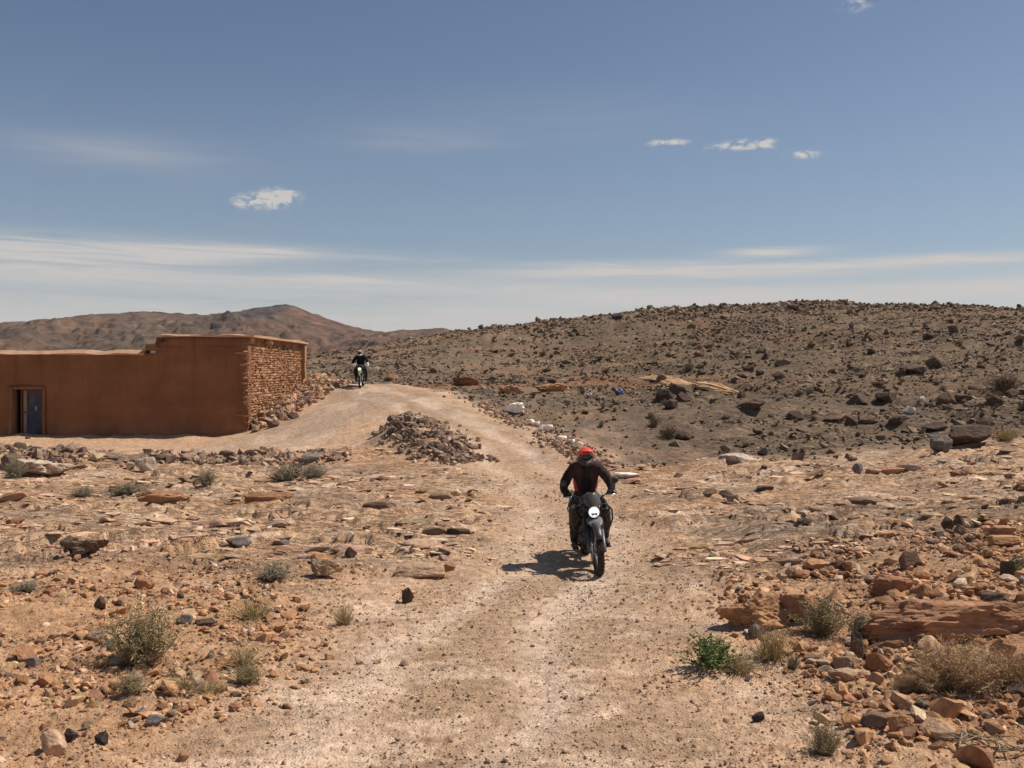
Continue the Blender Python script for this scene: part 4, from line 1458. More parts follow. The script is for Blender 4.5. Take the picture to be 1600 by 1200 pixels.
def loose(n, tr, dr, prob, sizes, fams, label, group, seed, flat=(.4, .8), lv=3):
    r_ = random.Random(seed)
    X, Y = sample_zone(n, tr, dr, prob, seed)
    protos = []
    names = list(fams)
    for k in range(7):
        P, Fc = rock_shape(5000 + seed * 20 + k, lv, 14, 1.0, .06)
        protos.append({m_: np_mesh('rock', P, Fc, M[m_], False) for m_ in names})
    for x, y in zip(X, Y):
        s = min(sizes[1], max(sizes[0], math.exp(r_.gauss(math.log(sizes[0] * 1.5), .35))))
        fl = r_.uniform(*flat)
        mt = r_.choices(names, [fams[q] for q in names])[0]
        o = bpy.data.objects.new('rock', protos[r_.randrange(7)][mt])
        link(o)
        o.scale = (s, s * r_.uniform(.6, .95), s * fl)
        o.rotation_euler = (r_.gauss(0, .18), r_.gauss(0, .18), r_.uniform(0, 6.28))
        o.location = (x, y, float(ground_z(x, y)[0]) + s * fl * r_.uniform(.25, .5))
        col_ = {'orange': 'orange', 'tan': 'tan', 'strata': 'rust red', 'palest': 'pale', 'brown': 'brown', 'dark': 'dark', 'grey': 'grey'}[mt]
        tag(o, None, 'rock', group % col_)
        LOOSE.append((o, col_, fl, s, group % col_))


loose(105, (.22, .62), (7.5, 15), lambda x, y: masks(x, y)['fgr'] * ss(fbm(x * .7, y * .9, 3, 116), -.4, .25), (.06, .16), fam,
      '%s loose stone in the rubble of the right bank', '%s stones loose on the right bank', 41)
loose(60, (-.6, -.2), (6.8, 12.5), lambda x, y: masks(x, y)['fgl'], (.04, .09), fam,
      '%s loose stone on the orange dirt of the left foreground', '%s stones loose on the left foreground', 42)
loose(30, (-.55, -.2), (25.5, 28), p_band, (.16, .34), {'grey': 2, 'brown': 3, 'tan': 2, 'dark': 1},
      '%s rock in the rubble band in front of the building', '%s rocks in the left rubble band', 43)
loose(45, (.15, .56), (29, 60), lambda x, y: masks(x, y)['hill'], (.2, .5), {'dark': 4, 'brown': 4},
      '%s boulder scattered over the stony hillside', '%s boulders on the hillside', 44, (.5, .9))


# ------------------------------------------------------------------ shrubs
def mat_leaf(name, c1, c2):
    m, t, b = principled(name, c1, .75, 0, .15)
    oi = t.new('ShaderNodeNewGeometry')
    rnd = oi.outputs['Random Per Island']
    c = t.mix(rnd, c1, c2)
    t.l.new(c, b.inputs['Base Color'])
    return m


LEAF = {
    'olive': mat_leaf('olive_twigs', (.29, .24, .125), (.42, .34, .19)),
    'straw': mat_leaf('straw_grass', (.46, .34, .18), (.34, .27, .13)),
    'gold': mat_leaf('golden_twigs', (.52, .35, .19), (.42, .27, .14)),
    'green': mat_leaf('green_leaves', (.10, .165, .05), (.20, .26, .09)),
    'greygreen': mat_leaf('grey_green_leaves', (.27, .235, .155), (.36, .31, .21)),
    'brown': mat_leaf('brown_twigs', (.12, .085, .05), (.20, .14, .08)),
}
WOOD = mat_simple('dry_stem', (.30, .22, .14), .9)


def shrub_proto(kind, seed):
    """unit shrub: about 1 wide and .6 high, root at the origin"""
    r_ = np.random.default_rng(seed)
    root = empty('shrub')
    Vs, Fs = [], []
    leafs_v, leafs_f = [], []
    n_st = {'green': 60, 'straw': 260, 'gold': 260}.get(kind, 100)

    thin = .42 if kind == 'gold' else (.8 if kind == 'olive' else 1.0)

    def ribbon(pts, w, V_, F_):
        w = w * thin
        k = len(V_)
        for i, p in enumerate(pts):
            t = pts[min(i + 1, len(pts) - 1)] - pts[max(i - 1, 0)]
            s_ = np.cross(t, r_.normal(size=3))
            s_ = s_ / (np.linalg.norm(s_) + 1e-9)
            ww = w * (1 - .8 * i / (len(pts) - 1))
            V_.append(p - s_ * ww)
            V_.append(p + s_ * ww)
        for i in range(len(pts) - 1):
            F_.append((k + 2 * i, k + 2 * i + 1, k + 2 * i + 3, k + 2 * i + 2))
    for i in range(n_st):
        a = r_.uniform(0, 2 * math.pi)
        out_ = abs(r_.normal(.0, .8)) + .05
        d = np.array((math.cos(a) * out_, math.sin(a) * out_, 1.0))
        d /= np.linalg.norm(d)
        Ln = r_.uniform(.35, .66) * (1 - .12 * out_)
        base = np.array((r_.normal(0, .07), r_.normal(0, .07), 0))
        pts = [base]
        cur = d.copy()
        for k in range(5):
            cur = cur + r_.normal(0, .16, 3) + np.array((0, 0, -.03 * k if kind in ('straw', 'green') else .03))
            cur /= np.linalg.norm(cur)
            pts.append(pts[-1] + cur * Ln / 5)
        if kind in ('straw',):
            ribbon(pts, .006, leafs_v, leafs_f)
            continue
        ribbon(pts, .008, Vs, Fs)
        ribbon(pts, .008, Vs, Fs)
        nb = {'green': 26, 'olive': 20, 'gold': 34}.get(kind, 18)
        for _ in range(nb):
            j = r_.integers(1, 5)
            f = r_.uniform(0, 1)
            p = pts[j] * (1 - f) + pts[min(j + 1, 5)] * f
            q = r_.normal(size=3) * np.array((1, 1, .7)) + np.array((0, 0, .55))
            q /= np.linalg.norm(q)
            if kind in ('green',):
                l = r_.uniform(.035, .075)
                ribbon([p, p + q * l * .5, p + q * l], .017, leafs_v, leafs_f)
            else:
                l = r_.uniform(.05, .13) * (.6 if kind == 'gold' else 1)
                q2 = q + r_.normal(0, .4, 3)
                ribbon([p, p + q * l * .6, p + q * l * .6 + q2 * l * .4], .0055, leafs_v, leafs_f)
                if kind in ('olive', 'greygreen'):
                    e = p + q * l * .6
                    ribbon([e, e + q2 * .018, e + q2 * .03], .011, leafs_v, leafs_f)
    mat = LEAF[kind]
    if Vs:
        link(bpy.data.objects.new('stem', np_mesh('stem', np.array(Vs), np.array(Fs), WOOD)), root)
    link(bpy.data.objects.new('foliage', np_mesh('foliage', np.array(leafs_v), np.array(leafs_f), mat)), root)
    return root


_sp = {}


def put_shrub(px, py, w, h, kind, label, seed=0):
    key = (kind, seed % 2)
    x, y, z = at(px, py)
    first = key not in _sp
    if first:
        _sp[key] = shrub_proto(kind, 70 + len(_sp))
        o = _sp[key]
    else:
        o = copy_tree(_sp[key])
    k = y / FPX
    o.location = (x, y, z - .01)
    o.scale = (w * k / .78, w * k / .85, h * k / .52)
    o.rotation_euler = (0, 0, (seed * 1.7) % 6.28)
    tag(o, label, 'shrub')
    return o


SHR = [
    (220, 1038, 118, 80, 'olive', 'large olive brown bush on the orange gravel in the left foreground'),
    (395, 966, 92, 32, 'straw', 'low straw coloured tuft right of the olive bush, farther back'),
    (537, 976, 46, 36, 'straw', 'small straw tuft beside the left edge of the track'),
    (375, 1040, 110, 34, 'straw', 'wide sprawling straw tuft between the olive bush and the track'),
    (388, 1068, 50, 30, 'olive', 'small olive tuft below the sprawling straw tuft'),
    (285, 1078, 80, 26, 'straw', 'flat straw tuft in front of the olive bush'),
    (205, 1080, 56, 30, 'olive', 'small olive bush at the lower left of the large one'),
    (330, 1085, 60, 24, 'straw', 'thin straw tuft lowest in the left foreground'),
    (1110, 1040, 96, 48, 'green', 'fresh green leafy plant at the right edge of the track'),
    (1150, 1048, 110, 30, 'straw', 'dry straw tuft growing at the foot of the green plant'),
    (1205, 1028, 92, 56, 'straw', 'yellow dry tuft right of the green plant'),
    (1290, 988, 84, 50, 'olive', 'grey olive bush between the boulders and the long ledge'),
    (1345, 995, 50, 36, 'greygreen', 'small grey-green bush at the left end of the long ledge'),
    (1495, 1082, 190, 78, 'gold', 'big golden dry bush in front of the long ledge'),
    (1585, 1078, 90, 60, 'gold', 'golden dry bush cut by the right edge'),
    (1420, 1085, 70, 34, 'gold', 'smaller golden tuft left of the big golden bush'),
    (1290, 1178, 62, 46, 'olive', 'thin olive tuft low in the right foreground'),
    (1240, 1045, 24, 22, 'greygreen', 'tiny grey-green plant in the rubble under the yellow tuft'),
    (1570, 610, 56, 24, 'brown', 'brown bush on the hillside at the right edge'),
    (1535, 680, 40, 24, 'brown', 'brownish bush above the dark wedge boulder'),
    (1570, 688, 56, 22, 'straw', 'dry grass right of the dark wedge boulder'),
    (1022, 668, 24, 17, 'brown', 'small brown bush on the lower hillside left'),
    (1045, 684, 36, 18, 'brown', 'low brown bush on the lower hillside below the other'),
    (322, 758, 36, 22, 'greygreen', 'small grey bush in the left rubble band'),
    (200, 772, 60, 16, 'greygreen', 'low grey-green scrub in front of the left rubble band'),
    (130, 776, 40, 14, 'greygreen', 'little grey-green scrub nearer the left edge'),
    (22, 748, 34, 28, 'greygreen', 'grey bush at the far left of the rubble band'),
    (450, 752, 70, 26, 'greygreen', 'grey-green scrub at the right end of the left rubble band'),
    (490, 748, 50, 20, 'greygreen', 'second patch of grey-green scrub at the end of the rubble band'),
    (430, 905, 64, 24, 'greygreen', 'dry grey scrub behind the tan boulder to its left'),
    (40, 925, 60, 16, 'greygreen', 'low grey scrub at the left edge of the middle ground'),
    (1480, 985 - 30, 40, 16, 'greygreen', 'tiny grey plant growing on top of the ledge'),
    (1585, 865 + 35, 30, 30, 'green', 'dark green sprig among rubble at the right edge'),
]
for i, (px, py, w, h, k_, lb) in enumerate(SHR):
    put_shrub(px, py, w, h, k_, lb, i)
# a few dry tufts up the hill
TUFTS = []
r_ = random.Random(12)
for i in range(34):
    px, py = r_.uniform(560, 1590), r_.uniform(535, 715)
    x, y, z = at(px, py)
    if masks(np.array([x]), np.array([y]))['hill'][0] < .5:
        continue
    kd = r_.choice(['brown', 'greygreen', 'straw', 'brown'])
    o = put_shrub(px, py, r_.uniform(10, 24), r_.uniform(5, 11), kd, None, i)
    nm = {'brown': 'brown', 'greygreen': 'grey-green', 'straw': 'straw coloured'}[kd]
    TUFTS.append((o, nm, px, py))

# every loose stone is told from its neighbours by its look and the landmark nearest to it
def short(lb):
    w = lb.split()
    for i, q in enumerate(w):
        if i > 1 and q in ('in', 'of', 'at', 'beside', 'on', 'lying', 'right', 'left', 'between', 'behind', 'below', 'among', 'where', 'sticking', 'with', 'to', 'alone', 'above', 'standing', 'leaning', 'low', 'high', 'touching', 'just', 'edging', 'near', 'along', 'past', 'farther', 'under', 'from', 'up', 'growing', 'cut', 'tucked', 'cracked', 'propped', 'around', 'second', 'third', 'over'):
            w = w[:i]
            break
    return ' '.join(w[:5])


_all = [(px, py, short(lb)) for px, py, w, h, mt, lb, kw in ROCKS] + [(px, py, short(lb)) for px, py, w, h, k_, lb in SHR]
_cnt = {}
for q in _all:
    _cnt[q[2]] = _cnt.get(q[2], 0) + 1
MARKS = [q for q in _all if _cnt[q[2]] == 1 and len(q[2].split()) > 1]
for o, nm, px, py in TUFTS:
    q = min([q for q in MARKS if q[1] < 720], key=lambda q: math.hypot(q[0] - px, (q[1] - py) * 1.6))
    dx, dy = px - q[0], py - q[1]
    rel = ('right of' if dx > 0 else 'left of') if abs(dx) > abs(dy) * 1.2 else ('in front of' if dy > 0 else 'behind')
    far_ = 'just' if math.hypot(dx, dy) < 35 else ('a little way' if math.hypot(dx, dy) < 90 else 'well')
    tag(o, 'small %s hillside tuft %s %s the %s' % (nm, far_, rel, q[2]), 'shrub', '%s tufts dotted over the hillside' % nm)
seen = {}
for o, col_, fl, s_, gr in LOOSE:
    x, y, z = o.location
    px, py = 800 + x / y * FPX, 580 - (z - CAM_H) / y * FPX
    cand = sorted(MARKS, key=lambda q: math.hypot(q[0] - px, (q[1] - py) * 1.6))
    big_ = s_ * FPX / y
    for q in cand[:3]:
        dx, dy = px - q[0], py - q[1]
        rel = ('right of' if dx > 0 else 'left of') if abs(dx) > abs(dy) * 1.2 else ('in front of' if dy > 0 else 'behind')
        shp = 'flat' if fl < .5 else ('blocky' if fl < .68 else 'chunky')
        sz = 'small' if big_ < 11 else ('middling' if big_ < 18 else 'large')
        near_ = 'just ' if math.hypot(dx, dy) < 45 else ('a little way ' if math.hypot(dx, dy) < 110 else 'well ')
        lb = '%s %s %s stone %s%s the %s' % (sz, shp, col_, near_, rel, q[2])
        if lb not in seen:
            break
    seen[lb] = 1
    o['label'] = lb

# ------------------------------------------------------------------ straw heap on the hill
x0, y0, z0 = at(1012, 592)
x1, y1, z1 = at(1148, 618)
MST = mat_leaf('straw', (.74, .50, .29), (.62, .40, .22))
straw = empty('straw_heap', ((x0 + x1) / 2, (y0 + y1) / 2, (z0 + z1) / 2))
tag(straw, 'long spread heap of pale orange reeds lying on the hillside', 'reeds')
mb = MB()
r_ = random.Random(5)
A, B = Vector((x0, y0, z0)), Vector((x1, y1, z1))
dv = B - A
side = dv.cross(Vector((0, 0, 1))).normalized()
for i in range(560):
    u0 = r_.uniform(-.02, .72)
    u1 = u0 + r_.uniform(.18, .32)
    s0 = r_.uniform(-.5, .5) * (1.0 - .2 * u0)
    pts = []
    for u in (u0, (u0 + u1) / 2, u1):
        p = A + dv * u + side * (s0 + r_.gauss(0, .06))
        p.z = float(ground_z(p.x, p.y)[0]) + .04 + max(0, .14 * (1 - abs(s0) * 1.7)) * r_.uniform(.3, 1) + .02
        pts.append(p - straw.location)
    mb.tube(pts, r_.uniform(.012, .026), 4, caps=False)
bb = mb.build('reeds', MST, straw)
tag(bb, kind='stuff')

# scraps of blue litter and fallen twigs
x, y, z = at(966, 617)
mb = MB()
mb.ellipsoid((0, 0, .12), (.17, .14, .10), 14, 8)
for i, v in enumerate(mb.v):
    q = 1 + .25 * math.sin(v[0] * 31 + v[2] * 23) + .15 * math.cos(v[1] * 40)
    mb.v[i] = (v[0] * q, v[1] * q, max(-.02, v[2] * q))
o = mb.build('plastic_bag', mat_simple('blue_plastic', (.09, .12, .26), .4), None)
o.location = (x, y, z)
tag(o, 'crumpled blue plastic bag lying at the foot of the hill', 'bag')
x, y, z = at(920, 622)
o = o.copy()
o.data = o.data.copy()
o.data.materials[0] = mat_simple('grey_plastic', (.30, .28, .30), .5)
o.scale = (.7, .8, .8)
o.location = (x, y, z)
tag(o, 'small crumpled grey plastic bag left of the blue one', 'bag')
link(o)

x, y, z = at(1545, 1175)
tw = empty('twig_pile', (x, y, z))
tag(tw, 'fallen dry twigs on the gravel at the lower right', 'twigs')
for i in range(16):
    a = r_.uniform(-.5, .5) + (0 if i % 3 else 1.4)
    l = r_.uniform(.12, .42)
    c = Vector((r_.uniform(-.22, .22), r_.uniform(-.15, .15), .03))
    pts = [c + Vector((math.cos(a) * l * (k / 4 - .5), math.sin(a) * l * (k / 4 - .5), r_.uniform(0, .05))) for k in range(5)]
    MB().tube(pts, [.007, .007, .006, .005, .003], 5).build('twig', WOOD, tw)


# ------------------------------------------------------------------ motorcycles and riders
M['tyre'] = mat_simple('dusty_tyre_rubber', (.022, .020, .019), .85, 0, .3, .3, 12, dust=.28, bump=.4)
M['rim'] = mat_simple('black_rim', (.05, .05, .05), .4, .6, dust=.2)
M['rim_alu'] = mat_simple('bright_rim', (.6, .6, .6), .35, .8, dust=.2)
M['metal'] = mat_simple('engine_alloy', (.11, .11, .115), .45, .7, dust=.35)
M['chrome'] = mat_simple('fork_chrome', (.55, .55, .56), .25, .9)
M['frame'] = mat_simple('black_frame_paint', (.015, .015, .016), .4, 0, .5, dust=.25)
M['tank_grey'] = mat_simple('dark_grey_paint', (.045, .045, .050), .35, 0, .5, dust=.25)
M['fender_grey'] = mat_simple('grey_plastic_fender', (.13, .13, .14), .5, 0, .4, dust=.3)
M['fender_green'] = mat_simple('yellow_green_fender', (.13, .15, .07), .5, 0, .4, dust=.3)
M['seat'] = mat_simple('black_seat_cover', (.018, .017, .017), .75, dust=.2)
M['rubber'] = mat_simple('black_rubber', (.014, .014, .014), .8)
M['white_plastic'] = mat_simple('white_plastic', (.75, .75, .75), .45)
M['amber'] = mat_simple('amber_lens', (.55, .16, .02), .3)
M['mirror'] = mat_simple('mirror_glass', (.7, .7, .7), .08, 1.0, var=0)


def mat_emit(name, col, strength):
    m, t, b = principled(name, col, .25)
    b.inputs['Emission Color'].default_value = (*col, 1)
    b.inputs['Emission Strength'].default_value = strength
    return m


M['lamp'] = mat_emit('lit_headlight', (1.0, 1.0, .97), .75)
M['lamp_y'] = mat_emit('lit_warm_headlight', (1.0, 1.0, .80), .9)


def mat_screen():
    m, t, b = principled('smoked_windscreen', (.20, .17, .17), .12, 0, .5)
    b.inputs['Transmission Weight'].default_value = .45
    b.inputs['Alpha'].default_value = .8
    b.inputs['IOR'].default_value = 1.2
    return m


M['screen'] = mat_screen()


def wheel(root, name, y, rad, width, spokes, rimmat, disc_side):
    c = (0, y, rad)
    hub = MB().lathe(c, [(0, -.06), (.028, -.06), (.035, -.045), (.03, 0), (.035, .045), (.028, .06), (0, .06)], 'X', 14).build(name, M['metal'], root)
    w = width / 2
    r0 = rad - width * .72
    prof = [(r0, -w * .62), (r0 + .02, -w * .92), (rad - width * .28, -w), (rad - .016, -w * .72), (rad - .006, -w * .3), (rad - .006, w * .3), (rad - .016, w * .72), (rad - width * .28, w), (r0 + .02, w * .92), (r0, w * .62)]
    t = MB().lathe(c, prof, 'X', 48)
    for k in range(36):
        a = 2 * math.pi * k / 36
        for xx, off in ((-w * .38, 0), (w * .38, .087), ):
            aa = a + off
            t.box((xx, y + math.cos(aa) * (rad - .004), rad + math.sin(aa) * (rad - .004)), (w * .55, .034, .018), (aa - math.pi / 2, 0, 0))
        for xx in (-w * .86, w * .86):
            aa = a + .04
            t.box((xx, y + math.cos(aa) * (rad - .024), rad + math.sin(aa) * (rad - .024)), (w * .30, .03, .026), (aa - math.pi / 2, 0, 0))
    t.build('tyre', M['tyre'], hub)
    MB().lathe(c, [(r0 + .006, -w * .64), (r0 - .012, -w * .6), (r0 - .02, -w * .25), (r0 - .02, w * .25), (r0 - .012, w * .6), (r0 + .006, w * .64)], 'X', 40).build('rim', rimmat, hub)
    s_ = MB()
    for k in range(spokes):
        a = 2 * math.pi * k / spokes
        xs = -.05 if k % 2 else .05
        b2 = a + (.25 if (k // 2) % 2 else -.25)
        s_.tube([(xs, y + math.cos(b2) * .032, rad + math.sin(b2) * .032), (0, y + math.cos(a) * (r0 - .015), rad + math.sin(a) * (r0 - .015))], .0028, 4, caps=False)
    s_.build('spokes', M['chrome'], hub)
    d = MB().lathe((disc_side * .085, y, rad), [(.07, -.003), (.145, -.003), (.145, .003), (.07, .003), (.07, -.003)], 'X', 28)
    d.box((disc_side * .085, y + .11, rad + .07), (.05, .09, .06))
    d.build('brake_disc', M['chrome'], hub)
    return hub


def make_bike(name, label, st):
    """faces -Y, origin on the ground between the wheels"""
    root = empty(name)
    tag(root, label, 'motorcycle')
    FY, RY, FR, RR = -.73, .73, .345, .325
    wheel(root, 'front_wheel', FY, FR, .095, 36, st['rim'], -1)
    wheel(root, 'rear_wheel', RY, RR, .125, 36, st['rim'], 1)
    # fork: two legs leaning back, gaiters, clamps
    top = Vector((0, -.37, .96))
    for sx in (-1, 1):
        x = sx * .098
        a, b_ = Vector((x, FY, FR)), Vector((x, top.y, top.z))
        leg = MB().tube([a + (b_ - a) * t for t in (-.04, .0, .42)], [.026, .03, .029], 10).build('fork_leg', M['metal'], root)
        MB().tube([a + (b_ - a) * t for t in (.42, 1.02)], .021, 10).build('fork_tube', M['chrome'], leg)
        g = [a + (b_ - a) * (.42 + .36 * i / 14) for i in range(15)]
        MB().tube(g, [.036 if i % 2 else .030 for i in range(15)], 10).build('fork_gaiter', M['rubber'], leg)
    cl = MB()
    for t in (.80, 1.0):
        p = Vector((0, FY, FR)).lerp(top, t)
        cl.box(p, (.26, .07, .035), (R(-28), 0, 0))
    cl.build('fork_clamp', M['frame'], root, bevel=.008)
    # low fender hugging the wheel
    fe = MB()
    secs = []
    for k in range(12):
        a = R(28 + 118 * k / 11)
        rr = FR + .035
        cy, cz = FY + math.cos(a) * rr, FR + math.sin(a) * rr
        ro = Vector((0, math.cos(a), math.sin(a)))
        w = .062 - .012 * abs(k - 5.5) / 5.5
        ring = [Vector((sx * w, cy, cz)) + ro * dz for sx, dz in ((-1, -.035), (-.8, .0), (0, .018), (.8, 0), (1, -.035), (.75, -.012), (0, .004), (-.75, -.012))]
        secs.append(ring)
    fe.loft(secs)
    fe.build('front_fender', M['tank_grey'] if st['kind'] == 1 else st['fender'], root)
    # high beak under the headlight
    bk = MB()
    secs = []
    for k, (y, z, w, h) in enumerate(((-.42, .76, .075, .045), (-.50, .755, .115, .040), (-.60, .735, .125, .034), (-.69, .70, .105, .024), (-.75, .675, .05, .012))):
        secs.append([Vector((w * math.cos(2 * math.pi * j / 12), y, z + h * math.sin(2 * math.pi * j / 12))) for j in range(12)])
    bk.loft(secs)
    bk.build('beak', st['fender'], root, sub=1)
    # headlight
    hc = Vector((0, -.56, .855))
    hl = MB().lathe(hc, [(0, .14), (.05, .13), (.078, .07), (.090, .0), (.092, -.035), (.080, -.04), (.076, -.03)], 'Y', 22).build('headlight', M['frame'], root)
    ln = MB().lathe(hc, [(.077, -.030), (.060, -.045), (.035, -.053), (0, -.055)], 'Y', 22)
    ln.build('lens', st['lamp'], hl)
    lb = MB().box(hc + Vector((0, -.056, -.022)), (.085, .014, .020))
    lb.box(hc + Vector((-.025, -.060, -.03)), (.012, .012, .03)).box(hc + Vector((.025, -.060, -.03)), (.012, .012, .03))
    lb.build('lamp_divider', M['fender_grey'], hl)
    # cowl bracket and windscreen
    ck = MB()
    for sx in (-1, 1):
        ck.tube([(sx * .105, -.52, .86), (sx * .12, -.47, .94), (sx * .09, -.43, 1.0)], .011, 6)
        ck.tube([(sx * .105, -.52, .86), (sx * .12, -.36, .92), (sx * .10, -.2, .93)], .011, 6)
    ck.build('headlight_bracket', M['frame'], root)
    if st['kind'] == 1:
        ws = MB()
        rows = []
        for k, (z, y, w) in enumerate(((.915, -.575, .100), (.96, -.56, .118), (1.01, -.53, .124), (1.06, -.495, .112), (1.10, -.465, .082), (1.11, -.455, .05))):
            rows.append([Vector((w * math.sin(a), y + .06 * (1 - math.cos(a)) * 2.2, z)) for a in [R(q) for q in range(-75, 76, 15)]])
        n = len(rows[0])
        vs = [p for r in rows for p in r]
        ws._add(vs, [(i * n + j, i * n + j + 1, (i + 1) * n + j + 1, (i + 1) * n + j) for i in range(len(rows) - 1) for j in range(n - 1)], True)
        ws.build('windscreen', M['screen'], root, solid=.004, sub=1)
    MB().box((0, -.38, 1.01), (.15, .05, .08), (R(-35), 0, 0)).build('instrument_panel', M['frame'], root, bevel=.015)
    # handlebar
    ys, yh, zh = -.33, -.20, 1.045
    hb = MB().tube([(-.36, -.155, zh), (-.25, -.19, zh + .005), (-.17, -.27, zh - .025), (-.08, ys, 1.00), (.08, ys, 1.00), (.17, -.27, zh - .025), (.25, -.19, zh + .005), (.36, -.155, zh)], .0125, 10).build('handlebar', M['frame'], root)
    MB().tube([(-.16, -.275, zh - .02), (.16, -.275, zh - .02)], .009, 8).build('crossbar', M['frame'], hb)
    for sx in (-1, 1):
        MB().tube([(sx * .25, -.19, zh + .005), (sx * .31, -.17, zh + .002), (sx * .375, -.15, zh)], [.018, .0175, .019], 10).build('grip', M['rubber'], hb)
        MB().tube([(sx * .25, -.20, zh), (sx * .27, -.235, zh - .005), (sx * .40, -.225, zh - .012)], .006, 6).build('lever', M['chrome'], hb)
        if st['kind'] == 2:
            hg = MB()
            rows = []
            for k, z in enumerate((zh - .075, zh - .03, zh + .02, zh + .05)):
                rows.append([Vector((sx * (.20 + .205 * j / 6), -.255 - .035 * math.sin(math.pi * j / 6) + (.03 if j == 6 else 0), z + .008 * j * (1 if k > 1 else -.2))) for j in range(7)])
            vs = [p for r in rows for p in r]
            hg._add(vs, [(i * 7 + j, i * 7 + j + 1, (i + 1) * 7 + j + 1, (i + 1) * 7 + j) for i in range(3) for j in range(6)], True)
            hg.build('handguard', M['white_plastic'], hb, solid=.006)
        else:
            mr = MB().tube([(sx * .25, -.2, zh + .01), (sx * .30, -.24, zh + .09), (sx * .355, -.235, zh + .15)], .006, 6).build('mirror_stem', M['frame'], hb)
            mp = MB()
            mp.ellipsoid((sx * .375, -.235, zh + .19), (.050, .018, .046), 14, 8)
            mp.build('mirror', M['frame'], mr)
        ts = MB().tube([(sx * .09, -.47, .87), (sx * .17, -.47, .87)], .007, 6)
        ts.ellipsoid((sx * .185, -.475, .87), (.03, .022, .018), 10, 6)
        ts.build('turn_signal', M['frame'], root)
    # tank, seat, tail
    tk = MB()
    secs = []
    for y, w, zt, zb in ((-.36, .06, .93, .80), (-.30, .12, 1.00, .74), (-.16, .165, 1.045, .70), (0.0, .165, 1.035, .70), (.12, .125, .975, .72), (.19, .09, .91, .76)):
        mid, hh = (zt + zb) / 2, (zt - zb) / 2
        secs.append([Vector((w * (abs(math.cos(a)) ** .7) * (1 if math.cos(a) >= 0 else -1), y, mid + hh * (abs(math.sin(a)) ** .8) * (1 if math.sin(a) >= 0 else -1))) for a in [2 * math.pi * j / 16 for j in range(16)]])
    tk.loft(secs)
    tk.build('fuel_tank', st['tank'], root, sub=1)
    se = MB()
    secs = []
    for y, w, zt, zb in ((.12, .08, .87, .80), (.24, .13, .845, .77), (.42, .145, .85, .78), (.60, .14, .895, .80), (.82, .12, .90, .83), (.92, .08, .89, .845)):
        mid, hh = (zt + zb) / 2, (zt - zb) / 2
        secs.append([Vector((w * (abs(math.cos(a)) ** .6) * (1 if math.cos(a) >= 0 else -1), y, mid + hh * (abs(math.sin(a)) ** .7) * (1 if math.sin(a) >= 0 else -1))) for a in [2 * math.pi * j / 14 for j in range(14)]])
    se.loft(secs)
    se.build('seat', M['seat'], root, sub=1)
    for sx in (-1, 1):
        MB().box((sx * .12, .42, .66), (.03, .34, .17), (R(8), 0, sx * R(-5)), taper=.8).build('side_panel', st['tank'], root, bevel=.02)
    rk = MB()
    for sx in (-1, 1):
        rk.tube([(sx * .10, .62, .90), (sx * .13, .98, .93), (sx * .04, 1.06, .93)], .011, 6)
        rk.tube([(sx * .12, .70, .62), (sx * .21, .78, .64), (sx * .21, .98, .66), (sx * .13, .98, .93)], .011, 6)
    rk.tube([(-.12, .86, .925), (.12, .86, .925)], .009, 6)
    rk.build('luggage_rack', M['frame'], root)
    MB().box((0, .96, .72), (.14, .26, .03), (R(-38), 0, 0)).build('rear_fender', M['frame'], root, bevel=.01)
    tl = MB().box((0, 1.0, .84), (.12, .04, .05))
    tl.build('tail_light', mat_simple('red_lens', (.4, .02, .02), .3), root, bevel=.01)
    # frame and swingarm
    fr = MB()
    fr.tube([(0, -.33, .93), (0, -.30, .78), (0, -.27, .55), (0, -.2, .33)], .028, 8)
    for sx in (-1, 1):
        fr.tube([(0, -.30, .90), (sx * .10, 0, .80), (sx * .12, .25, .74), (sx * .11, .55, .78), (sx * .10, .95, .86)], .019, 8)
        fr.tube([(0, -.22, .36), (sx * .13, -.12, .25), (sx * .14, .15, .24), (sx * .12, .28, .42), (sx * .12, .27, .74)], .018, 8)
    fr.build('frame', M['frame'], root)
    sw = MB()
    for sx in (-1, 1):
        sw.tube([(sx * .10, .26, .42), (sx * .105, .5, .375), (sx * .10, RY + .03, RR)], .024, 8)
    sw.tube([(0, .40, .45), (0, .44, .76)], .042, 10)
    sw.build('swingarm', M['frame'], root)
    # engine
    en = MB().box((0, .06, .40), (.24, .36, .20))
    en.lathe((0, -.02, .40), [(0, -.17), (.085, -.17), (.105, -.14), (.105, .14), (.085, .17), (0, .17)], 'X', 20)
    en.lathe((0, .17, .39), [(0, -.16), (.06, -.16), (.075, -.13), (.075, .13), (.06, .16), (0, .16)], 'X', 18)
    eng = en.build('engine', M['metal'], root, bevel=.02)
    cy = MB().box((0, -.05, .59), (.12, .13, .22), (R(10), 0, 0))
    for k in range(7):
        cy.box((0, -.05 - .005 * k, .50 + .028 * k), (.20, .20, .010), (R(10), 0, 0))
    cy.build('cylinder', M['metal'], eng)
    bp_ = MB().box((0, -.10, .235), (.22, .34, .015))
    bp_.box((0, -.285, .30), (.20, .015, .15), (R(28), 0, 0))
    bp_.build('bash_plate', M['metal'], root, bevel=.006)
    ex = MB().tube([(.03, -.14, .60), (.07, -.24, .52), (.09, -.25, .38), (.12, -.12, .26), (.14, .15, .27), (.15, .35, .38)], [.022] * 6, 10)
    exo = ex.build('exhaust_pipe', M['frame'], root)
    MB().tube([(.15, .35, .38), (.17, .45, .44), (.185, .85, .60), (.185, .90, .62)], [.03, .052, .056, .03], 14).build('silencer', M['metal'], exo)
    ra = MB().box((-.0, -.235, .60), (.15, .02, .16), (R(-12), 0, 0))
    ra.build('oil_cooler', M['frame'], root)
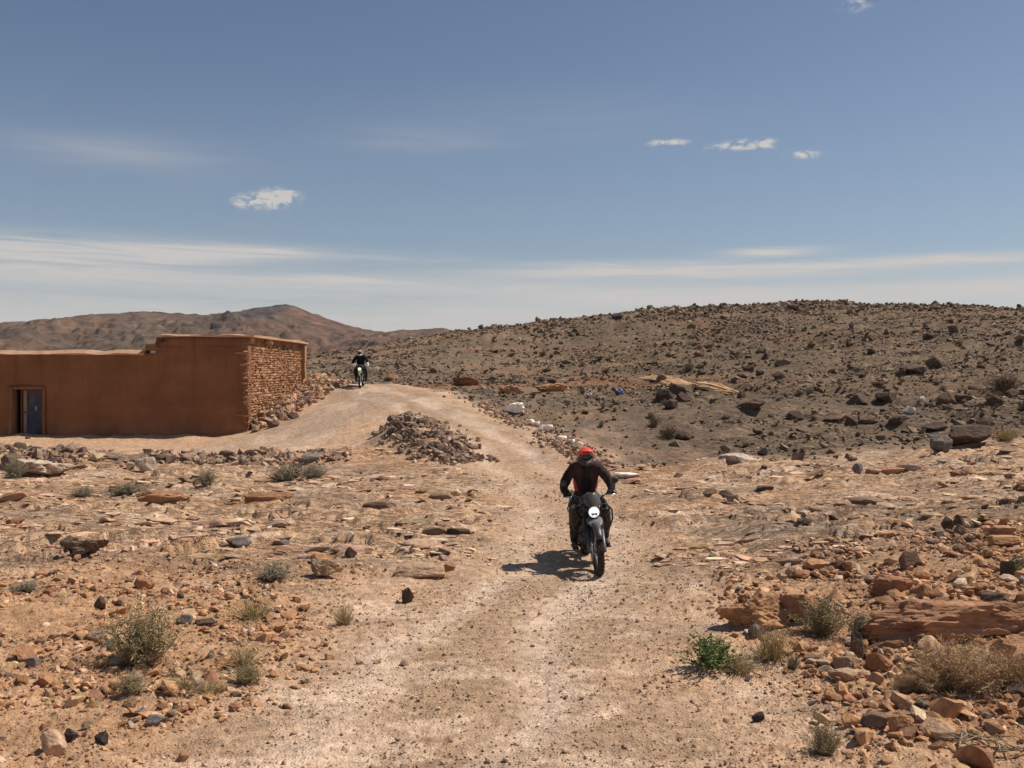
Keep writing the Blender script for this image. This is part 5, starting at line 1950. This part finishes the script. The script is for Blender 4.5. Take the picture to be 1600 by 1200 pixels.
    # crash bars: loops either side of the tank
    for sx in (-1, 1):
        pts = [(sx * .06, -.30, .93), (sx * .22, -.38, .92), (sx * .285, -.38, .84), (sx * .29, -.35, .70), (sx * .25, -.28, .57), (sx * .12, -.22, .44)]
        o = MB().tube(pts, .0135, 8)
        o.tube([(sx * .26, -.38, .88), (sx * .19, -.36, .74), (sx * .26, -.29, .60)], .010, 8)
        o.build('crash_bar', M['frame'], root)
        MB().tube([(sx * .12, .10, .27), (sx * .20, .11, .265), (sx * .27, .12, .265)], .015, 8).build('foot_peg', M['metal'], root)
        pl = MB().tube([(sx * .17, -.06, .27), (sx * .18, .05, .29), (sx * .15, .22, .33)], .008, 6)
        pl.build('pedal', M['metal'], root)
    # number plate holder and cables
    cb = MB()
    for sx in (-1, 1):
        cb.tube([(sx * .20, -.22, 1.04), (sx * .15, -.42, .99), (sx * .08, -.44, .90), (sx * .05, -.32, .80)], .005, 5)
    cb.tube([(-.24, -.21, 1.03), (-.16, -.48, .93), (-.13, -.54, .70), (-.10, -.69, .45)], .005, 5)
    cb.build('cables', M['rubber'], root)
    return root


def skin(pts, edges, radii, root, level=2):
    names = list(pts)
    me = bpy.data.meshes.new('skin')
    me.from_pydata([pts[n] for n in names], [(names.index(a), names.index(b)) for a, b in edges], [])
    o = bpy.data.objects.new('skin', me)
    COL.objects.link(o)
    sk = o.modifiers.new('skin', 'SKIN')
    sk.use_smooth_shade = True
    for i, n in enumerate(names):
        r = radii[n]
        r = r if hasattr(r, '__len__') else (r, r)
        me.skin_vertices[0].data[i].radius = r
        me.skin_vertices[0].data[i].use_root = (n == root)
    sb = o.modifiers.new('sub', 'SUBSURF')
    sb.levels = sb.render_levels = level
    bpy.context.view_layer.update()
    dg = bpy.context.evaluated_depsgraph_get()
    res = bpy.data.meshes.new_from_object(o.evaluated_get(dg))
    bpy.data.objects.remove(o)
    bpy.data.meshes.remove(me)
    return res


def cloth(name, base, dust=.15):
    return mat_simple(name, base, .85, 0, .2, .3, 7, dust=dust, bump=.5)


def make_rider(label, st):
    """seated on the bike above, same origin and facing"""
    root = empty('person')
    tag(root, label, 'person')
    P, E, Rr = {}, [], {}

    def add(n, p, r, to=None):
        P[n] = p
        Rr[n] = r
        if to:
            E.append((to, n))
    add('pelvis', (0, .30, .93), (.17, .13))
    add('belly', (0, .25, 1.06), (.180, .130), 'pelvis')
    add('ribs', (0, .18, 1.22), (.205, .145), 'belly')
    add('chest', (0, .12, 1.37), (.185, .130), 'ribs')
    add('neck', (0, .07, 1.47), (.062, .062), 'chest')
    add('skull', (0, .02, 1.60), (.085, .095), 'neck')
    add('crown', (0, .02, 1.66), (.07, .08), 'skull')
    for s_, sx in (('l', -1), ('r', 1)):
        add('sh' + s_, (sx * .185, .10, 1.40), .092, 'chest')
        add('ua' + s_, (sx * .275, .065, 1.285), .084, 'sh' + s_)
        add('el' + s_, (sx * .350, .015, 1.155), .072, 'ua' + s_)
        add('fa' + s_, (sx * .345, -.07, 1.10), .060, 'el' + s_)
        add('wr' + s_, (sx * .320, -.125, 1.068), .040, 'fa' + s_)
        add('hp' + s_, (sx * .115, .26, .91), .112, 'pelvis')
        add('th' + s_, (sx * .19, .06, .87), .102, 'hp' + s_)
        add('kn' + s_, (sx * .225, -.12, .80), .086, 'th' + s_)
        add('ca' + s_, (sx * .235, -.03, .60), .078, 'kn' + s_)
        add('an' + s_, (sx * .225, .10, .36), .048, 'ca' + s_)
        add('he' + s_, (sx * .225, .13, .305), .042, 'an' + s_)
        add('to' + s_, (sx * .235, -.03, .295), .038, 'he' + s_)
    me = skin(P, E, Rr, 'pelvis')
    for mm in (st['jacket'], st['trousers'], st['accent'], M['rubber'], st['jacket2']):
        me.materials.append(mm)
    for p in me.polygons:
        c = p.center
        mi = 0
        if c.z < .99 and not (abs(c.x) > .27 and c.z > .9) or c.y < -.0 and c.z < .98:
            mi = 1
        elif c.z > 1.50:
            mi = 3
        elif st['panels'] and abs(c.x) < .24 and abs(c.x) > .125 and 1.05 < c.z < 1.24 and c.y < .22:
            mi = 2
        elif abs(c.x) > .26 or (abs(c.x) < .04 and c.y < .12 and c.z < 1.44):
            mi = 4
        p.material_index = mi
    body = bpy.data.objects.new('body', me)
    link(body, root)
    # creases
    tx = bpy.data.textures.get('folds') or bpy.data.textures.new('folds', 'CLOUDS')
    tx.noise_scale = .09
    dm = body.modifiers.new('folds', 'DISPLACE')
    dm.texture = tx
    dm.strength = .022
    dm.mid_level = .5
    # jacket details
    MB().tube([(0, -.022, 1.42), (0, -.028, 1.34), (0, .02, 1.22), (0, .105, 1.08), (0, .15, 1.0)], .006, 6, flat=(1.2, .8)).build('zip', M['rubber'], root)
    MB().lathe((0, .075, 1.475), [(.062, -.02), (.074, -.025), (.076, .01), (.064, .015)], 'Z', 18).build('collar', st['jacket2'], root, solid=.008)
    for sx in (-1, 1):
        # boots
        bt = MB().tube([(sx * .232, .02, .49), (sx * .228, .085, .39), (sx * .225, .125, .33)], [.066, .060, .056], 12)
        bt.tube([(sx * .225, .175, .305), (sx * .226, .13, .312), (sx * .229, .05, .310), (sx * .233, -.03, .303), (sx * .236, -.10, .298), (sx * .236, -.135, .295)], [.028, .050, .050, .048, .042, .022], 12, flat=(.95, .9))
        bo = bt.build('boot', st['boots'], root)
        MB().box((sx * .232, .015, .263), (.092, .31, .022)).build('sole', M['rubber'], bo, bevel=.008)
        # shoulder and knee armour
        kn = MB()
        kn.ellipsoid((sx * .227, -.165, .80), (.055, .04, .075), 12, 8)
        kn.build('knee_guard', st['trousers'], root)
        # gloved hand closed round the grip
        gx, gy, gz = sx * .31, -.165, 1.048
        gl = MB()
        ax = Vector((sx * 1, .12, 0)).normalized()
        gl.tube([(sx * .324, -.105, 1.075), (sx * .317, -.135, 1.068)], [.050, .046], 10)
        gl.ellipsoid((gx + sx * .003, gy + .010, gz + .020), (.048, .034, .023), 14, 8)
        for k, (off, ln_, r0) in enumerate(((-.036, .92, .0095), (-.012, 1.0, .010), (.012, .96, .0097), (.034, .82, .0085))):
            c = Vector((gx, gy, gz)) + ax * off * 1.0
            arc_ = []
            for q in range(7):
                a = R(75 + (150 + 20 * ln_) * q / 6 * ln_)
                rr = .029
                arc_.append(c + Vector((0, -math.sin(a - R(75) + R(15)) * rr if False else math.cos(a) * rr, math.sin(a) * rr)))
            gl.tube(arc_, [r0 * (1.1 - .03 * q) for q in range(7)], 8)
        th = [Vector((gx, gy, gz)) + Vector((-sx * .035, .028, .012)), Vector((gx, gy, gz)) + Vector((-sx * .055, .018, -.008)), Vector((gx, gy, gz)) + Vector((-sx * .058, -.006, -.026))]
        gl.tube(th, [.014, .012, .010], 8)
        gl.build('glove', st['gloves'], root)
    # helmet
    hc = Vector((0, -.01, 1.585))
    keep_ = lambda a, e: not (210 < a < 330 and -30 < e < 16) and e > -62 and not (200 < a < 340 and e < -20)
    shell = MB().ellipsoid(hc, (.120, .150, .135), 32, 22, keep=lambda a, e: keep_(a, e) and e > 2)
    hel = shell.build('helmet', st['helmet'], root, solid=.008)
    MB().ellipsoid(hc, (.1205, .1505, .1355), 32, 22, keep=lambda a, e: keep_(a, e) and e <= 2).build('lower_shell', st['chin'], hel, solid=.008)
    gf = MB()
    ring = []
    for k in range(21):
        a = 2 * math.pi * k / 20
        gx_, gz_ = .088 * math.cos(a), .050 * math.sin(a)
        ring.append(hc + Vector((gx_, -.012 - .148 * math.sqrt(max(.05, 1 - (gx_ / .118) ** 2)), gz_ - .012)))
    gf.tube(ring, .009, 6, caps=False)
    gf.build('goggle_frame', M['fender_grey'], hel)
    MB().ellipsoid(hc + Vector((0, -.012, 0)), (.108, .137, .10), 28, 16).build('goggles', st['visor'], hel)
    # chin bar juts forward
    ch = MB()
    secs = []
    for k in range(13):
        a = R(195 + 150 * k / 12)
        f = math.sin(math.pi * k / 12)
        p = hc + Vector((.104 * math.cos(a), (.142 + .045 * f) * math.sin(a), -.075 - .02 * f))
        o_ = Vector((math.cos(a), math.sin(a), 0))
        secs.append([p + o_ * .012 + Vector((0, 0, .034)), p + o_ * .018, p + o_ * .006 + Vector((0, 0, -.042)), p - o_ * .016 + Vector((0, 0, -.04)), p - o_ * .012 + Vector((0, 0, .03))])
    ch.loft(secs)
    ch.build('chin_bar', st['chin'], hel, sub=1)
    MB().box(hc + Vector((0, -.202, -.088)), (.05, .012, .030), (R(12), 0, 0)).build('chin_vent', M['fender_grey'], hel)
    pk = MB()
    rows = []
    for k in range(6):
        t = k / 5
        w = .125 - .035 * t
        y = -.10 - .14 * t
        rows.append([hc + Vector((w * math.sin(R(a)), y + .075 * (1 - math.cos(R(a))), .075 + .012 * math.sin(t * 3) + .035 * math.cos(R(a)) - .018 * t)) for a in range(-75, 76, 15)])
    n = len(rows[0])
    pk._add([p for r in rows for p in r], [(i * n + j, i * n + j + 1, (i + 1) * n + j + 1, (i + 1) * n + j) for i in range(5) for j in range(n - 1)], True)
    pk.build('peak', st['helmet'] if st['panels'] else st['chin'], hel, solid=.005)
    return root


def place_pair(bike, rider, px, py, d_off, heading, lean):
    """px, py: where the front tyre meets the ground in the photo"""
    x, y, z = at(px, py)
    h = R(heading)
    # front contact is at local (0, -.73); find the origin from it
    fwd = Vector((math.sin(h), -math.cos(h)))
    ox, oy = x - fwd.x * .73, y - fwd.y * .73
    zf = float(ground_z(x, y)[0])
    rx, ry = x - fwd.x * 1.46, y - fwd.y * 1.46
    zr = float(ground_z(rx, ry)[0])
    pitch = math.atan2(zr - zf, 1.46)
    rot = Matrix.Rotation(h, 4, 'Z') @ Matrix.Rotation(pitch, 4, 'X') @ Matrix.Rotation(R(lean), 4, 'Y')
    for o in (bike, rider):
        o.location = (ox, oy, (zf + zr) / 2 - .006)
        o.rotation_euler = rot.to_euler()


st1 = dict(kind=1, rim=M['rim'], fender=M['fender_grey'], tank=M['tank_grey'], lamp=M['lamp'], panels=True,
           jacket=cloth('dark_plum_black_textile', (.050, .030, .028)), jacket2=cloth('black_textile', (.018, .016, .015)), trousers=cloth('dark_olive_grey_trousers', (.050, .046, .038), .25),
           accent=cloth('red_panel_textile', (.42, .075, .055)), boots=mat_simple('black_boot_leather', (.02, .018, .017), .6, dust=.3),
           gloves=cloth('dark_glove', (.030, .022, .024)), helmet=mat_simple('red_helmet_paint', (.75, .085, .045), .3, 0, .5, .06), chin=mat_simple('dark_helmet_plastic', (.035, .035, .036), .4), visor=mat_simple('dark_goggle_lens', (.012, .012, .014), .12, 0, .7, 0))
b1 = make_bike('motorcycle', 'dark grey adventure motorcycle with lit round headlight, ridden by the person in the red helmet', st1)
p1 = make_rider('rider in dark jacket with red side panels and red helmet, nearer of the two riders', st1)
place_pair(b1, p1, 936, 898, 0, 3.0, -3.5)

st2 = dict(kind=2, rim=M['rim_alu'], fender=M['fender_green'], tank=M['frame'], lamp=M['lamp_y'], panels=False,
           jacket=cloth('black_jacket', (.012, .011, .010), .03), jacket2=cloth('black_sleeve', (.012, .011, .010), .03), trousers=cloth('black_trousers', (.014, .013, .012), .08),
           accent=cloth('black_panel', (.012, .011, .010), .0), boots=mat_simple('far_boot_leather', (.02, .018, .017), .6, dust=.3),
           gloves=cloth('black_glove', (.02, .02, .02)), helmet=mat_simple('olive_helmet_paint', (.26, .27, .20), .4), chin=mat_simple('pale_helmet_plastic', (.55, .53, .45), .5), visor=mat_simple('black_goggle_lens', (.012, .012, .014), .12, 0, .7, 0))
b2 = make_bike('motorcycle', 'far motorcycle with white handguards and yellow-green fender coming over the rise', st2)
p2 = make_rider('distant rider all in black with an olive helmet at the top of the track', st2)
place_pair(b2, p2, 563, 606, 0, 4.0, -3.0)


# ------------------------------------------------------------------ air

mb = MB().box((0, 1500, 63), (10400, 3260, 136))
haze = mb.build('haze', None)
hm = bpy.data.materials.new('thin_air')
hm.use_nodes = True
ht = NT(hm.node_tree)
ht.n.clear()
ho = ht.new('ShaderNodeOutputMaterial')
hv = ht.new('ShaderNodeVolumePrincipled')
hv.inputs['Color'].default_value = (.92, .95, 1.0, 1)
hv.inputs['Density'].default_value = .00005
hv.inputs['Anisotropy'].default_value = .2
ht.l.new(hv.outputs[0], ho.inputs['Volume'])
haze.data.materials.append(hm)
tag(haze, kind='stuff')

# print('TRIS', sum(len(m_.polygons) if len(m_.polygons) and m_.polygons[0].loop_total == 3 else 2 * len(m_.polygons) for m_ in bpy.data.meshes))
